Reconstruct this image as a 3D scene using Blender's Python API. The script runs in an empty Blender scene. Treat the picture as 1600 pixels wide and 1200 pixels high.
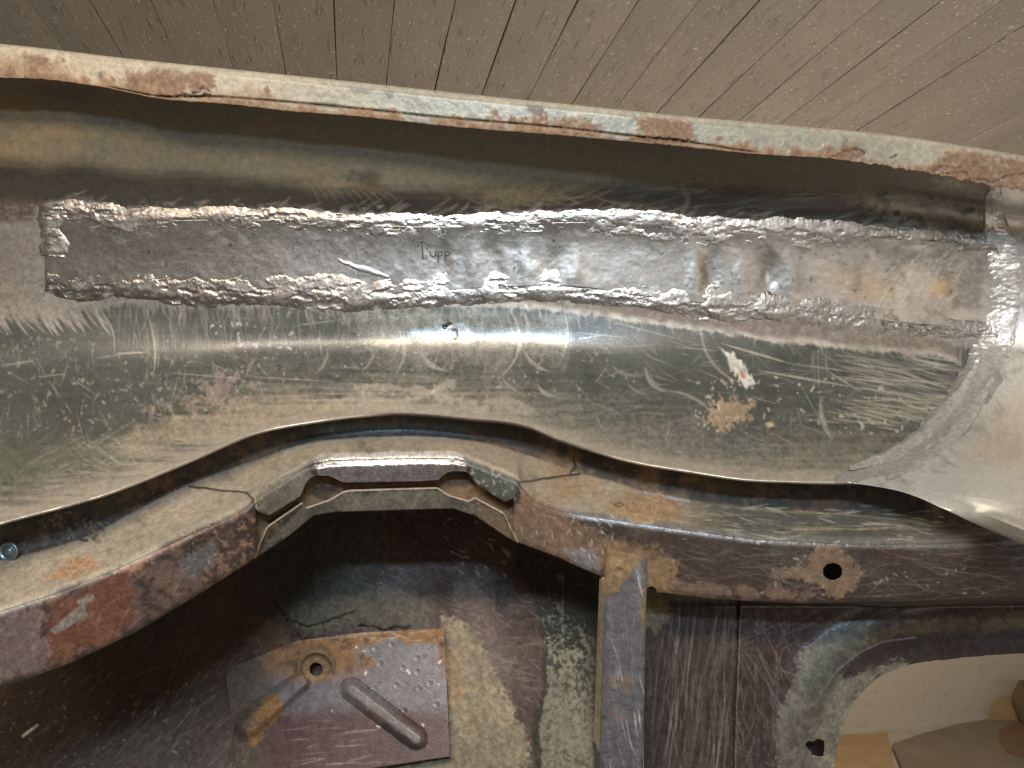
import bpy, math, random
import numpy as np
from mathutils import Vector

sc = bpy.context.scene
col = sc.collection
rng = np.random.default_rng(7)
random.seed(7)

# ------------------------------------------------------------------ camera
F_PX = 1155.6                       # focal length in photo pixels (1600 wide)
PITCH = math.atan(100 / F_PX)       # looking slightly up
CAM = np.array([0.0, 0.0, 1.55])
FW = np.array([0, math.cos(PITCH), math.sin(PITCH)])
UP = np.array([0, -math.sin(PITCH), math.cos(PITCH)])
RT = np.array([1.0, 0, 0])
cd = bpy.data.cameras.new('camera')
cd.lens = 26.0; cd.sensor_width = 36.0; cd.clip_start = 0.02; cd.clip_end = 60
cam = bpy.data.objects.new('camera', cd)
cam.location = CAM; cam.rotation_euler = (math.pi / 2 + PITCH, 0, 0)
col.objects.link(cam); sc.camera = cam

# ------------------------------------------------------------------ world, lamps, exposure
w = bpy.data.worlds.new('World'); sc.world = w; w.use_nodes = True
bg = w.node_tree.nodes['Background']
bg.inputs[0].default_value = (1.0, 0.90, 0.78, 1); bg.inputs[1].default_value = 0.11

def area(name, loc, target, sx, sy, power, color):
    ld = bpy.data.lights.new(name, 'AREA'); ld.shape = 'RECTANGLE'
    ld.size = sx; ld.size_y = sy; ld.energy = power; ld.color = color
    o = bpy.data.objects.new(name, ld); col.objects.link(o)
    o.location = loc
    o.rotation_euler = (Vector(target) - Vector(loc)).to_track_quat('-Z', 'Y').to_euler()
    return o
TG = (0.0, 0.62, 1.55)
area('ceiling_lamp', (-0.22, -0.36, 2.20), TG, 1.25, 0.12, 15.5, (1.0, 0.85, 0.68))
area('tube_lamp', (0.02, -0.95, 2.18), TG, 0.44, 0.07, 16.0, (0.52, 0.76, 1.0))
area('front_fill', (1.45, -1.9, 1.75), (0.0, 0.7, 1.6), 1.6, 1.0, 9.0, (1.0, 0.88, 0.75))  # added fill light behind the camera, also for reflections in the steel
area('hidden_uplight', (0.9, 1.75, 0.55), (0.2, 1.5, 2.3), 0.5, 0.4, 28.0, (1.0, 0.88, 0.75))  # added uplight hidden behind the body, stands for floor bounce
area('far_fill', (1.6, 2.4, 2.2), (1.6, 3.2, 0.2), 0.9, 0.3, 26.0, (1.0, 0.84, 0.66))  # added unseen light for the wall and floor behind the opening
sc.view_settings.view_transform = 'Standard'
sc.view_settings.look = 'None'
sc.view_settings.exposure = 0.0
sc.view_settings.gamma = 1.0

# ------------------------------------------------------------------ geometry helpers
def P(x, y, d):
    """photo pixel + depth along the optical axis -> world point(s)"""
    x, y, d = np.broadcast_arrays(np.asarray(x, float), np.asarray(y, float), np.asarray(d, float))
    a = (x - 800) / F_PX; b = -(y - 600) / F_PX
    return CAM + d[..., None] * (FW + a[..., None] * RT + b[..., None] * UP)

def on_floor(x, y, z=0.0):
    a = (x - 800) / F_PX; b = -(y - 600) / F_PX
    r = FW + a * RT + b * UP
    t = (z - CAM[2]) / r[2]
    return CAM + t * r

def ss(a, b, v):
    t = np.clip((v - a) / (b - a), 0, 1)
    return t * t * (3 - 2 * t)

def curve(pts):
    """smooth function through (x, value) points (monotone-limited cubic)"""
    p = np.array(pts, float); X, Yv = p[:, 0], p[:, 1]
    h = np.diff(X); s = np.diff(Yv) / h
    m = np.empty(len(X)); m[0] = s[0]; m[-1] = s[-1]
    m[1:-1] = (s[:-1] * h[1:] + s[1:] * h[:-1]) / (h[1:] + h[:-1])
    def f(q):
        q = np.asarray(q, float)
        i = np.clip(np.searchsorted(X, q) - 1, 0, len(X) - 2)
        t = (q - X[i]) / h[i]; t2 = np.clip(t, 0, 1)
        v = ((2*t2**3 - 3*t2**2 + 1) * Yv[i] + (t2**3 - 2*t2**2 + t2) * h[i] * m[i]
             + (-2*t2**3 + 3*t2**2) * Yv[i+1] + (t2**3 - t2**2) * h[i] * m[i+1])
        return v + np.where(t < 0, t * h[i] * m[i], 0) + np.where(t > 1, (t - 1) * h[i] * m[i+1], 0)
    return f

def lin_out(pts):
    return lin([(-320, pts[0][1] + (pts[0][1] - pts[1][1]) * 3.0)] + list(pts) + [(1920, pts[-1][1] + (pts[-1][1] - pts[-2][1]) * 2.2)])
def lin(pts):
    p = np.array(pts, float)
    return lambda q: np.interp(q, p[:, 0], p[:, 1])

def smooth_rows(A, k):
    """binomial smoothing along axis 0, ends kept"""
    A = A.copy()
    for _ in range(k):
        A[1:-1] = 0.25 * A[:-2] + 0.5 * A[1:-1] + 0.25 * A[2:]
    return A

def loft(rows, counts, k=0, spline=False):
    """rows: list of (x, y, d) arrays; counts[i]: rows between i and i+1 -> X, Y, D grids"""
    R = [np.stack(np.broadcast_arrays(*[np.asarray(c, float) for c in r]), -1) for r in rows]
    out = []
    n = len(R)
    for i in range(n - 1):
        a, b = R[i], R[i + 1]
        p0 = R[i - 1] if i > 0 else 2 * a - b
        p3 = R[i + 2] if i + 2 < n else 2 * b - a
        for j in range(counts[i]):
            t = j / counts[i]
            if spline:
                out.append(0.5 * (2*a + (b - p0)*t + (2*p0 - 5*a + 4*b - p3)*t*t + (3*a - p0 - 3*b + p3)*t**3))
            else:
                out.append(a + (b - a) * t)
    out.append(R[-1])
    G = np.array(out)
    if k: G = smooth_rows(G, k)
    return G[..., 0], G[..., 1], G[..., 2]

# ------------------------------------------------------------------ noise fields on a pixel canvas
OFF, CW, CH = 310, 2060, 1630
def _noise(sx, sy, seed):
    r = np.random.default_rng(seed)
    nx, ny = max(int(round(CW / sx)), 2), max(int(round(CH / sy)), 2)   # periodic lattice
    Z = r.random((ny, nx)).astype(np.float32)
    gx = np.arange(CW) * nx / CW; gy = np.arange(CH) * ny / CH
    xi = gx.astype(int); yi = gy.astype(int)
    fx = (gx - xi).astype(np.float32); fy = (gy - yi).astype(np.float32)
    fx = fx*fx*(3 - 2*fx); fy = fy*fy*(3 - 2*fy)
    T = Z[:, xi % nx] * (1 - fx) + Z[:, (xi + 1) % nx] * fx
    return T[yi % ny] * (1 - fy)[:, None] + T[(yi + 1) % ny] * fy[:, None]
def fbm(sx, sy, octv, seed):
    a, s, A = 0.0, 0.0, 1.0
    for o in range(octv):
        a = a + A * (_noise(max(sx, 1.3), max(sy, 1.3), seed * 31 + o) - 0.5); s += A
        A *= 0.6; sx /= 2; sy /= 2
    return a / s * 2.0        # about -1..1
N_L = fbm(150, 150, 6, 1)
N_M = fbm(44, 44, 5, 2)
N_S = fbm(13, 13, 4, 3)
N_F = fbm(4.2, 4.2, 3, 4)
N_H = fbm(120, 5, 4, 5)       # horizontal streaks
N_V = fbm(3.2, 60, 4, 6)      # vertical streaks
N_B = fbm(30, 12, 5, 9)       # smeared weld lumps
def roll(n, k):
    return np.roll(n, (k * 217 % CH, k * 389 % CW), (0, 1))

class Canvas:
    """colour / roughness / metal / relief of one surface, sampled by its vertices"""
    def __init__(s, c, rough, metal=0.0):
        s.col = np.empty((CH, CW, 3), np.float32); s.col[:] = c
        s.rough = np.full((CH, CW), rough, np.float32)
        s.metal = np.full((CH, CW), metal, np.float32)
        s.h = np.zeros((CH, CW), np.float32)          # millimetres towards the viewer's side
    def put(s, m, c=None, rough=None, metal=None, h=None, sl=None):
        sl = sl or (slice(None), slice(None))
        if c is not None:
            s.col[sl] += m[..., None] * (np.asarray(c, np.float32) - s.col[sl])
        if rough is not None: s.rough[sl] += m * (rough - s.rough[sl])
        if metal is not None: s.metal[sl] += m * (metal - s.metal[sl])
        if h is not None: s.h[sl] += m * h
    def vary(s, n, amt):
        s.col *= np.clip(1 + amt * n, 0.1, 3)[..., None]
    def sample(s, X, Y):
        gx = np.clip(X + OFF, 0, CW - 2.001); gy = np.clip(Y + OFF, 0, CH - 2.001)
        xi = gx.astype(int); yi = gy.astype(int); fx = gx - xi; fy = gy - yi
        def f(A):
            if A.ndim == 3: wx, wy = fx[..., None], fy[..., None]
            else: wx, wy = fx, fy
            return (A[yi, xi]*(1-wx) + A[yi, xi+1]*wx)*(1-wy) + (A[yi+1, xi]*(1-wx) + A[yi+1, xi+1]*wx)*wy
        return f(s.col), f(s.rough), f(s.metal), f(s.h)

def box_slice(pts, mg):
    p = np.array(pts)
    x0 = int(max(p[:, 0].min() - mg + OFF, 0)); x1 = int(min(p[:, 0].max() + mg + OFF + 1, CW))
    y0 = int(max(p[:, 1].min() - mg + OFF, 0)); y1 = int(min(p[:, 1].max() + mg + OFF + 1, CH))
    if x1 <= x0 or y1 <= y0: return None
    yy, xx = np.mgrid[y0:y1, x0:x1].astype(np.float32)
    return (slice(y0, y1), slice(x0, x1)), xx - OFF, yy - OFF
def poly(cv, pts, c=None, rough=None, metal=None, h=None, soft=3, warp=6, n=None, nf=None, op=1.0, breakup=0, inner=0.5):
    """noise-edged patch"""
    if n is None: n = N_M
    if nf is None: nf = N_S
    b = box_slice(pts, soft + abs(warp) * 1.6 + 4)
    if b is None: return
    sl, xx, yy = b
    p = np.array(pts, np.float32); q = np.roll(p, -1, 0)
    d2 = np.full(xx.shape, 1e9, np.float32); ins = np.zeros(xx.shape, bool)
    for (ax, ay), (bx, by) in zip(p, q):
        ex, ey = bx - ax, by - ay
        t = np.clip(((xx-ax)*ex + (yy-ay)*ey) / (ex*ex + ey*ey + 1e-9), 0, 1)
        d2 = np.minimum(d2, (xx-ax-t*ex)**2 + (yy-ay-t*ey)**2)
        if by != ay:
            cr = ((ay > yy) != (by > yy)) & (xx < ex * (yy - ay) / (by - ay) + ax)
            ins ^= cr
    sd = np.sqrt(d2); sd = np.where(ins, sd, -sd)
    sd = sd + warp * (n[sl] + 0.6 * nf[sl] + 0.45 * N_F[sl])
    m = ss(-soft, soft, sd) * op
    if inner: m = m * (1 - inner * ss(0.0, 0.6, roll(N_S, 5)[sl] + .6 * roll(N_M, 6)[sl] + .5 * N_F[sl]))
    if c is not None: c = np.asarray(c, np.float32) * np.clip(1 + inner * (.45 * N_F[sl] + .4 * roll(N_S, 2)[sl]), .3, 2)[..., None]
    if breakup: m = m * ss(-0.35, 0.15, nf[sl] + (sd / max(breakup, 1e-3)) - 0.5)
    cv.put(m, c, rough, metal, h, sl)
def line(cv, pts, wd, c=None, rough=None, metal=None, h=None, op=1.0, taper=False, soft=0.8, jit=0.0):
    """scratch / groove / crack along a polyline"""
    b = box_slice(pts, wd + soft + 3 + jit)
    if b is None: return
    sl, xx, yy = b
    if jit:
        xx = xx + jit * N_S[sl]; yy = yy + jit * roll(N_S, 3)[sl]
    p = np.array(pts, np.float32)
    seg = np.hypot(*np.diff(p, axis=0).T); L = seg.sum() + 1e-6; acc = 0
    best = np.zeros(xx.shape, np.float32)
    for i in range(len(p) - 1):
        ax, ay = p[i]; ex, ey = p[i+1] - p[i]
        t = np.clip(((xx-ax)*ex + (yy-ay)*ey) / (ex*ex + ey*ey + 1e-9), 0, 1)
        dd = np.hypot(xx-ax-t*ex, yy-ay-t*ey)
        ww = wd
        if taper: ww = wd * np.sin(np.pi * np.clip((acc + t*seg[i]) / L, 0.03, 0.97))
        best = np.maximum(best, 1 - ss(ww * 0.5 - soft * 0.5, ww * 0.5 + soft, dd))
        acc += seg[i]
    cv.put(best * op, c, rough, metal, h, sl)
def arc(p0, p1, bul, n=8):
    p0 = np.array(p0, float); p1 = np.array(p1, float); e = p1 - p0; nn = np.array([-e[1], e[0]])
    t = np.linspace(0, 1, n)
    return [tuple(p0 + e*k + nn*bul*4*k*(1-k)) for k in t]
def scratches(cv, region, count, ang, spread, ln, c, op, wd=1.1, rough=None, metal=None, h=-0.05, seed=0, bul=0.04):
    r = random.Random(seed)
    x0, y0, x1, y1 = region
    for _ in range(count):
        x = r.uniform(x0, x1); y = r.uniform(y0, y1); a = math.radians(ang + r.gauss(0, spread)); L = r.uniform(*ln)
        e = (math.cos(a) * L / 2, math.sin(a) * L / 2)
        line(cv, arc((x - e[0], y - e[1]), (x + e[0], y + e[1]), r.uniform(-bul, bul), 5),
             wd * r.uniform(.6, 1.4), c, rough, metal, h, op=op * r.uniform(.3, 1), taper=True)
def specks(cv, region, count, c, size=(1, 3), op=0.8, h=0.0, seed=0, rough=None):
    r = random.Random(seed); x0, y0, x1, y1 = region
    for _ in range(count):
        x = r.uniform(x0, x1); y = r.uniform(y0, y1); s = r.uniform(*size); a = r.uniform(0, 6.28); L = r.uniform(0, 2.0) * s
        line(cv, [(x, y), (x + math.cos(a) * L + .1, y + math.sin(a) * L)], s, c, rough, None, h, op=op * r.uniform(.5, 1))

# ------------------------------------------------------------------ materials
def node_mat(name):
    m = bpy.data.materials.new(name); m.use_nodes = True
    nt = m.node_tree; return m, nt, nt.nodes['Principled BSDF']
def surf_mat(name, bump_scale=900, bump=0.12, coat=0.0, var=0.25, spec=0.5):
    """colour, roughness and metal from the surface's own attributes; fine grain from noise nodes"""
    m, nt, b = node_mat(name); N, L = nt.nodes, nt.links
    ca = N.new('ShaderNodeAttribute'); ca.attribute_name = 'Col'
    ra = N.new('ShaderNodeAttribute'); ra.attribute_name = 'rough'
    ma = N.new('ShaderNodeAttribute'); ma.attribute_name = 'metal'
    tc = N.new('ShaderNodeTexCoord')
    n1 = N.new('ShaderNodeTexNoise'); n1.inputs['Scale'].default_value = bump_scale; n1.inputs['Detail'].default_value = 4
    n2 = N.new('ShaderNodeTexNoise'); n2.inputs['Scale'].default_value = bump_scale * 0.22; n2.inputs['Detail'].default_value = 5
    L.new(tc.outputs['Object'], n1.inputs['Vector']); L.new(tc.outputs['Object'], n2.inputs['Vector'])
    mr = N.new('ShaderNodeMapRange'); mr.inputs[1].default_value = 0.3; mr.inputs[2].default_value = 0.7
    mr.inputs[3].default_value = 1 - var; mr.inputs[4].default_value = 1 + var
    L.new(n2.outputs['Fac'], mr.inputs[0])
    mx = N.new('ShaderNodeVectorMath'); mx.operation = 'SCALE'
    n3 = N.new('ShaderNodeTexNoise'); n3.inputs['Scale'].default_value = bump_scale * 1.3; n3.inputs['Detail'].default_value = 3
    L.new(tc.outputs['Object'], n3.inputs['Vector'])
    m3 = N.new('ShaderNodeMapRange'); m3.inputs[1].default_value = 0.3; m3.inputs[2].default_value = 0.7
    m3.inputs[3].default_value = 1 - var * 1.2; m3.inputs[4].default_value = 1 + var * 1.2
    L.new(n3.outputs['Fac'], m3.inputs[0])
    mm_ = N.new('ShaderNodeMath'); mm_.operation = 'MULTIPLY'
    L.new(mr.outputs[0], mm_.inputs[0]); L.new(m3.outputs[0], mm_.inputs[1])
    L.new(ca.outputs['Color'], mx.inputs[0]); L.new(mm_.outputs[0], mx.inputs['Scale'])
    L.new(mx.outputs[0], b.inputs['Base Color'])
    rm = N.new('ShaderNodeMapRange'); rm.inputs[1].default_value = 0.3; rm.inputs[2].default_value = 0.7
    rm.inputs[3].default_value = -0.08; rm.inputs[4].default_value = 0.08
    L.new(n1.outputs['Fac'], rm.inputs[0])
    ad = N.new('ShaderNodeMath'); ad.operation = 'ADD'; ad.use_clamp = True
    L.new(ra.outputs['Fac'], ad.inputs[0]); L.new(rm.outputs[0], ad.inputs[1])
    L.new(ad.outputs[0], b.inputs['Roughness'])
    L.new(ma.outputs['Fac'], b.inputs['Metallic'])
    bp = N.new('ShaderNodeBump'); bp.inputs['Strength'].default_value = bump; bp.inputs['Distance'].default_value = 0.0006
    L.new(n1.outputs['Fac'], bp.inputs['Height']); L.new(bp.outputs[0], b.inputs['Normal'])
    b.inputs['Coat Weight'].default_value = coat; b.inputs['Coat Roughness'].default_value = 0.25
    b.inputs['Specular IOR Level'].default_value = spec
    return m
M_SKIN = surf_mat('worn_green_paint', 700, 0.06, var=0.13)
M_STEEL = surf_mat('bare_ground_steel', 1100, 0.05, var=0.08)
M_WELD = surf_mat('weld_metal', 1300, 0.35, var=0.2)
M_BEAM = surf_mat('rusty_dusty_beam_paint', 900, 0.2, var=0.18)
M_DARK = surf_mat('brown_paint_and_undercoat', 800, 0.35)
M_LIP = surf_mat('rust_stained_rim_paint', 900, 0.2, var=0.15)

# ------------------------------------------------------------------ object helpers
def tag(o, label=None, cat=None, group=None, kind=None):
    for k, v in (('label', label), ('category', cat), ('group', group), ('kind', kind)):
        if v: o[k] = v
    return o
def empty(name, loc=(0, 0, 0)):
    o = bpy.data.objects.new(name, None); o.location = loc; o.empty_display_size = 0.05
    col.objects.link(o); return o
def raw_mesh(name, V, Fq, mat, parent=None, attrs=None, smooth=True):
    me = bpy.data.meshes.new(name)
    V = np.ascontiguousarray(V, np.float32); Fq = np.ascontiguousarray(Fq, np.int32); k = Fq.shape[1]
    me.vertices.add(len(V)); me.vertices.foreach_set('co', V.ravel())
    me.loops.add(Fq.size); me.loops.foreach_set('vertex_index', Fq.ravel())
    me.polygons.add(len(Fq))
    me.polygons.foreach_set('loop_start', np.arange(len(Fq), dtype=np.int32) * k)
    me.polygons.foreach_set('use_smooth', np.full(len(Fq), smooth))
    if attrs:
        c, r, mt = attrs
        a = me.attributes.new('Col', 'FLOAT_COLOR', 'POINT')
        a.data.foreach_set('color', np.concatenate([c, np.ones((len(V), 1))], 1).astype(np.float32).ravel())
        a = me.attributes.new('rough', 'FLOAT', 'POINT'); a.data.foreach_set('value', r.astype(np.float32).ravel())
        a = me.attributes.new('metal', 'FLOAT', 'POINT'); a.data.foreach_set('value', mt.astype(np.float32).ravel())
    me.materials.append(mat); me.update(calc_edges=True); me.validate()
    o = bpy.data.objects.new(name, me); col.objects.link(o)
    if parent: o.parent = parent
    return o
def sheet(name, G, cv, mat, parent=None, thick=0.0012, keep=None, disp=1.0, extra_h=None, wrap=False):
    """grid of pixel columns/rows + depth -> a steel sheet with a real rim of thickness"""
    X, Y, D = G
    c, r, mt, h = cv.sample(X, Y)
    D = D - h * 0.001 * disp
    if extra_h is not None: D = D - extra_h
    V = P(X, Y, D).reshape(-1, 3)
    nr, nc = X.shape
    idx = np.arange(nr * nc).reshape(nr, nc)
    if wrap: idx = np.concatenate([idx, idx[:, :1]], 1)
    Fq = np.stack([idx[:-1, :-1], idx[1:, :-1], idx[1:, 1:], idx[:-1, 1:]], -1).reshape(-1, 4)
    if keep is not None:
        kf = keep.reshape(-1)
        Fq = Fq[kf[Fq].all(1)]
    C = c.reshape(-1, 3); Rr = r.ravel(); Mt = mt.ravel()
    if thick:
        e = np.concatenate([Fq[:, [0, 1]], Fq[:, [1, 2]], Fq[:, [2, 3]], Fq[:, [3, 0]]])
        key = np.sort(e, 1); kk = key[:, 0].astype(np.int64) * len(V) + key[:, 1]
        _, inv, cnt = np.unique(kk, return_inverse=True, return_counts=True)
        be = e[cnt[inv] == 1]
        bv = np.unique(be); mp = np.full(len(V), -1); mp[bv] = len(V) + np.arange(len(bv))
        dirn = (V[bv] - CAM); dirn /= np.linalg.norm(dirn, axis=1, keepdims=True)
        V = np.concatenate([V, V[bv] + dirn * thick])
        C = np.concatenate([C, C[bv]]); Rr = np.concatenate([Rr, Rr[bv]]); Mt = np.concatenate([Mt, Mt[bv]])
        Fq = np.concatenate([Fq, np.stack([be[:, 1], be[:, 0], mp[be[:, 0]], mp[be[:, 1]]], -1)])
    return raw_mesh(name, V, Fq, mat, parent, (C, Rr, Mt))
def box_mesh(name, V8, mat, parent=None):
    F = [(0,1,2,3), (7,6,5,4), (0,4,5,1), (1,5,6,2), (2,6,7,3), (3,7,4,0)]
    return raw_mesh(name, np.array(V8), np.array(F), mat, parent, smooth=False)

XSTEP = 1.4
XS = np.arange(-300, 1720, XSTEP)

# ================================================================== THE ROOM
def ceiling_mat():
    m, nt, b = node_mat('brushed_grey_brown_paint'); N, L = nt.nodes, nt.links
    tc = N.new('ShaderNodeTexCoord'); oi = N.new('ShaderNodeObjectInfo')
    ov = N.new('ShaderNodeVectorMath'); ov.operation = 'SCALE'; ov.inputs['Scale'].default_value = 7.0
    cb = N.new('ShaderNodeCombineXYZ')
    for k in ('X', 'Y', 'Z'): L.new(oi.outputs['Random'], cb.inputs[k])
    L.new(cb.outputs[0], ov.inputs[0])
    av = N.new('ShaderNodeVectorMath'); av.operation = 'ADD'
    L.new(tc.outputs['Object'], av.inputs[0]); L.new(ov.outputs[0], av.inputs[1])
    def noise(scale_vec, scale, det, rough=0.6):
        mp = N.new('ShaderNodeMapping'); mp.inputs['Scale'].default_value = scale_vec
        L.new(av.outputs[0], mp.inputs['Vector'])
        n = N.new('ShaderNodeTexNoise'); n.inputs['Scale'].default_value = scale; n.inputs['Detail'].default_value = det
        n.inputs['Roughness'].default_value = rough
        L.new(mp.outputs[0], n.inputs['Vector']); return n
    gr = noise((1, 0.06, 1), 130, 6)            # brush and saw grain along the board
    lump = noise((1, 0.22, 1), 75, 4)
    big = noise((1, 0.3, 1), 6, 4)
    sp = noise((1, 0.5, 1), 230, 3)
    def ramp(n, a, b_, lo=0.0, hi=1.0):
        r = N.new('ShaderNodeMapRange'); r.inputs[1].default_value = a; r.inputs[2].default_value = b_
        r.inputs[3].default_value = lo; r.inputs[4].default_value = hi
        L.new(n.outputs['Fac'], r.inputs[0]); return r
    c1 = N.new('ShaderNodeMix'); c1.data_type = 'RGBA'
    c1.inputs['A'].default_value = (0.20, 0.176, 0.148, 1); c1.inputs['B'].default_value = (0.245, 0.217, 0.183, 1)
    L.new(ramp(big, 0.35, 0.65).outputs[0], c1.inputs['Factor'])
    c2 = N.new('ShaderNodeMix'); c2.data_type = 'RGBA'; c2.inputs['B'].default_value = (0.72, 0.64, 0.52, 1)  # pale flecks: cream dust, plus paint glints put into the colour
    L.new(c1.outputs['Result'], c2.inputs['A']); L.new(ramp(sp, 0.635, 0.68, 0, 0.6).outputs[0], c2.inputs['Factor'])
    L.new(c2.outputs['Result'], b.inputs['Base Color'])
    b.inputs['Roughness'].default_value = 0.33
    ad = N.new('ShaderNodeMath'); ad.operation = 'ADD'
    L.new(ramp(gr, 0.25, 0.75, 0, 0.12).outputs[0], ad.inputs[0]); L.new(ramp(lump, 0.58, 0.78, 0, 1.0).outputs[0], ad.inputs[1])
    bp = N.new('ShaderNodeBump'); bp.inputs['Strength'].default_value = 1.0; bp.inputs['Distance'].default_value = 0.0032
    L.new(ad.outputs[0], bp.inputs['Height']); L.new(bp.outputs[0], b.inputs['Normal'])
    return m
M_CEIL = ceiling_mat()
def plain_mat(name, c, c2, scale, rough=0.7, bump=0.1, thr=(0.35, 0.65)):
    m, nt, b = node_mat(name); N, L = nt.nodes, nt.links
    tc = N.new('ShaderNodeTexCoord'); n = N.new('ShaderNodeTexNoise')
    n.inputs['Scale'].default_value = scale; n.inputs['Detail'].default_value = 6
    L.new(tc.outputs['Object'], n.inputs['Vector'])
    r = N.new('ShaderNodeMapRange'); r.inputs[1].default_value = thr[0]; r.inputs[2].default_value = thr[1]
    L.new(n.outputs['Fac'], r.inputs[0])
    mx = N.new('ShaderNodeMix'); mx.data_type = 'RGBA'
    mx.inputs['A'].default_value = (*c, 1); mx.inputs['B'].default_value = (*c2, 1)
    L.new(r.outputs[0], mx.inputs['Factor']); L.new(mx.outputs['Result'], b.inputs['Base Color'])
    b.inputs['Roughness'].default_value = rough
    bp = N.new('ShaderNodeBump'); bp.inputs['Strength'].default_value = bump; bp.inputs['Distance'].default_value = 0.003
    L.new(n.outputs['Fac'], bp.inputs['Height']); L.new(bp.outputs[0], b.inputs['Normal'])
    return m

bd = np.array([-250 / F_PX, 0, 0]) + FW - UP * 100 / F_PX
bd /= np.linalg.norm(bd); bd[2] = 0; bd /= np.linalg.norm(bd)       # boards run this way
bn = np.array([bd[1], -bd[0], 0])                                   # across the boards, to the right
H_CEIL, SP = 0.711, 0.0950
ceil_z = CAM[2] + H_CEIL
ceiling = tag(empty('ceiling', (0, 0, ceil_z)), kind='structure')
def board(i):
    r = random.Random(900 + i)
    hw = SP / 2 - r.uniform(0.0001, 0.0009); bv = r.uniform(0.0006, 0.0016); th = 0.018
    ys = np.arange(-0.4, 4.6, 0.08)
    prof = [(-hw, th), (-hw, bv), (-hw + bv*0.5, bv*0.35), (-hw + bv*1.6, 0), (0, -0.0003), (hw - bv*1.6, 0), (hw - bv*0.5, bv*0.35), (hw, bv), (hw, th)]
    V = []
    for y in ys:
        wob = 0.0005 * math.sin(y * 3.1 + i) + 0.0004 * math.sin(y * 11.3 + 2 * i)
        for (a, b) in prof: V.append((a + wob, y, b))
    k = len(prof); n = len(ys); F = []
    for a in range(n - 1):
        for b in range(k):
            F.append((a*k + b, a*k + (b+1) % k, (a+1)*k + (b+1) % k, (a+1)*k + b))
    o = raw_mesh('board', np.array(V), np.array(F), M_CEIL, ceiling, smooth=False)
    c = bn * SP * (i + 0.06)
    o.location = (c[0], c[1], r.uniform(-0.0007, 0.0009))
    o.rotation_euler = (0, r.uniform(-0.006, 0.006), math.atan2(bd[1], bd[0]) - math.pi / 2)
    return o
for i in range(-40, 62): board(i)
cvb = [np.array([-7, -1.2, 0.021]), np.array([7, -1.2, 0.021]), np.array([7, 7, 0.021]), np.array([-7, 7, 0.021])]
M_BACK = plain_mat('dark_timber', (0.02, 0.017, 0.014), (0.03, 0.025, 0.02), 20)
box_mesh('ceiling_deck', cvb + [p + np.array([0, 0, 0.02]) for p in cvb], M_BACK, ceiling)

M_FLOOR = plain_mat('pale_concrete', (0.42, 0.39, 0.33), (0.50, 0.47, 0.41), 9, 0.8)
fl = np.array([(-6, -3, 0), (6, -3, 0), (6, 7, 0), (-6, 7, 0)], float)
tag(box_mesh('floor', list(fl) + [p - np.array([0, 0, 0.1]) for p in fl], M_FLOOR), kind='structure')
# far wall, square to the boards
wp = on_floor(1312, 1146)
M_WALL = plain_mat('cream_wall_paint', (0.62, 0.56, 0.46), (0.50, 0.44, 0.35), 26, 0.75, 0.25, (0.55, 0.78))
a = wp - bn * 6; b_ = wp + bn * 4
wv = [a, b_, b_ + bd * 0.1, a + bd * 0.1]
wall = box_mesh('wall', [p + np.array([0, 0, ceil_z - 0.002]) for p in wv[::1]] + [p for p in wv], M_WALL)
tag(wall, 'cream painted garage wall seen through the rounded opening', 'wall')
M_CARD = plain_mat('brown_cardboard', (0.38, 0.255, 0.135), (0.44, 0.30, 0.165), 14, 0.8)
M_GREY = plain_mat('grey_board', (0.20, 0.165, 0.12), (0.24, 0.20, 0.15), 5, 0.6)
M_BROWN = plain_mat('brown_patch', (0.20, 0.12, 0.07), (0.16, 0.10, 0.06), 6, 0.6)
M_BOX = plain_mat('dark_cardboard', (0.12, 0.085, 0.045), (0.16, 0.115, 0.06), 10, 0.8)
def slab(name, pix, z0, th, mat, label, cat, parent=None):
    b = np.array([on_floor(x, y, z0) for x, y in pix]); n = len(b)
    t = b + np.array([0, 0, th])
    me = bpy.data.meshes.new(name)
    F = [tuple(range(n, 2*n)), tuple(range(n-1, -1, -1))] + [(i, (i+1) % n, n + (i+1) % n, n + i) for i in range(n)]
    me.from_pydata([tuple(p) for p in np.concatenate([b, t])], [], F); me.materials.append(mat)
    o = bpy.data.objects.new(name, me); col.objects.link(o)
    if parent: o.parent = parent
    if label: tag(o, label, cat)
    return o
slab('cardboard_sheet', [(1290, 1153), (1386, 1146), (1404, 1230), (1280, 1240)], 0.001, 0.006, M_CARD,
     'plain brown cardboard sheet lying on the pale floor against the cream wall', 'cardboard')
gs = slab('grey_panel', [(1394, 1166), (1440, 1150), (1500, 1134), (1560, 1124), (1640, 1112), (1720, 1240), (1425, 1240)], 0.02, 0.012, M_GREY,
     'large flat grey brown panel lying on the floor beside the cardboard', 'panel')
slab('stain', [(1560, 1140), (1590, 1128), (1650, 1122), (1690, 1190), (1610, 1190), (1572, 1176), (1562, 1160)], 0.0325, 0.0012, M_BROWN, None, None, gs)
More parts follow.
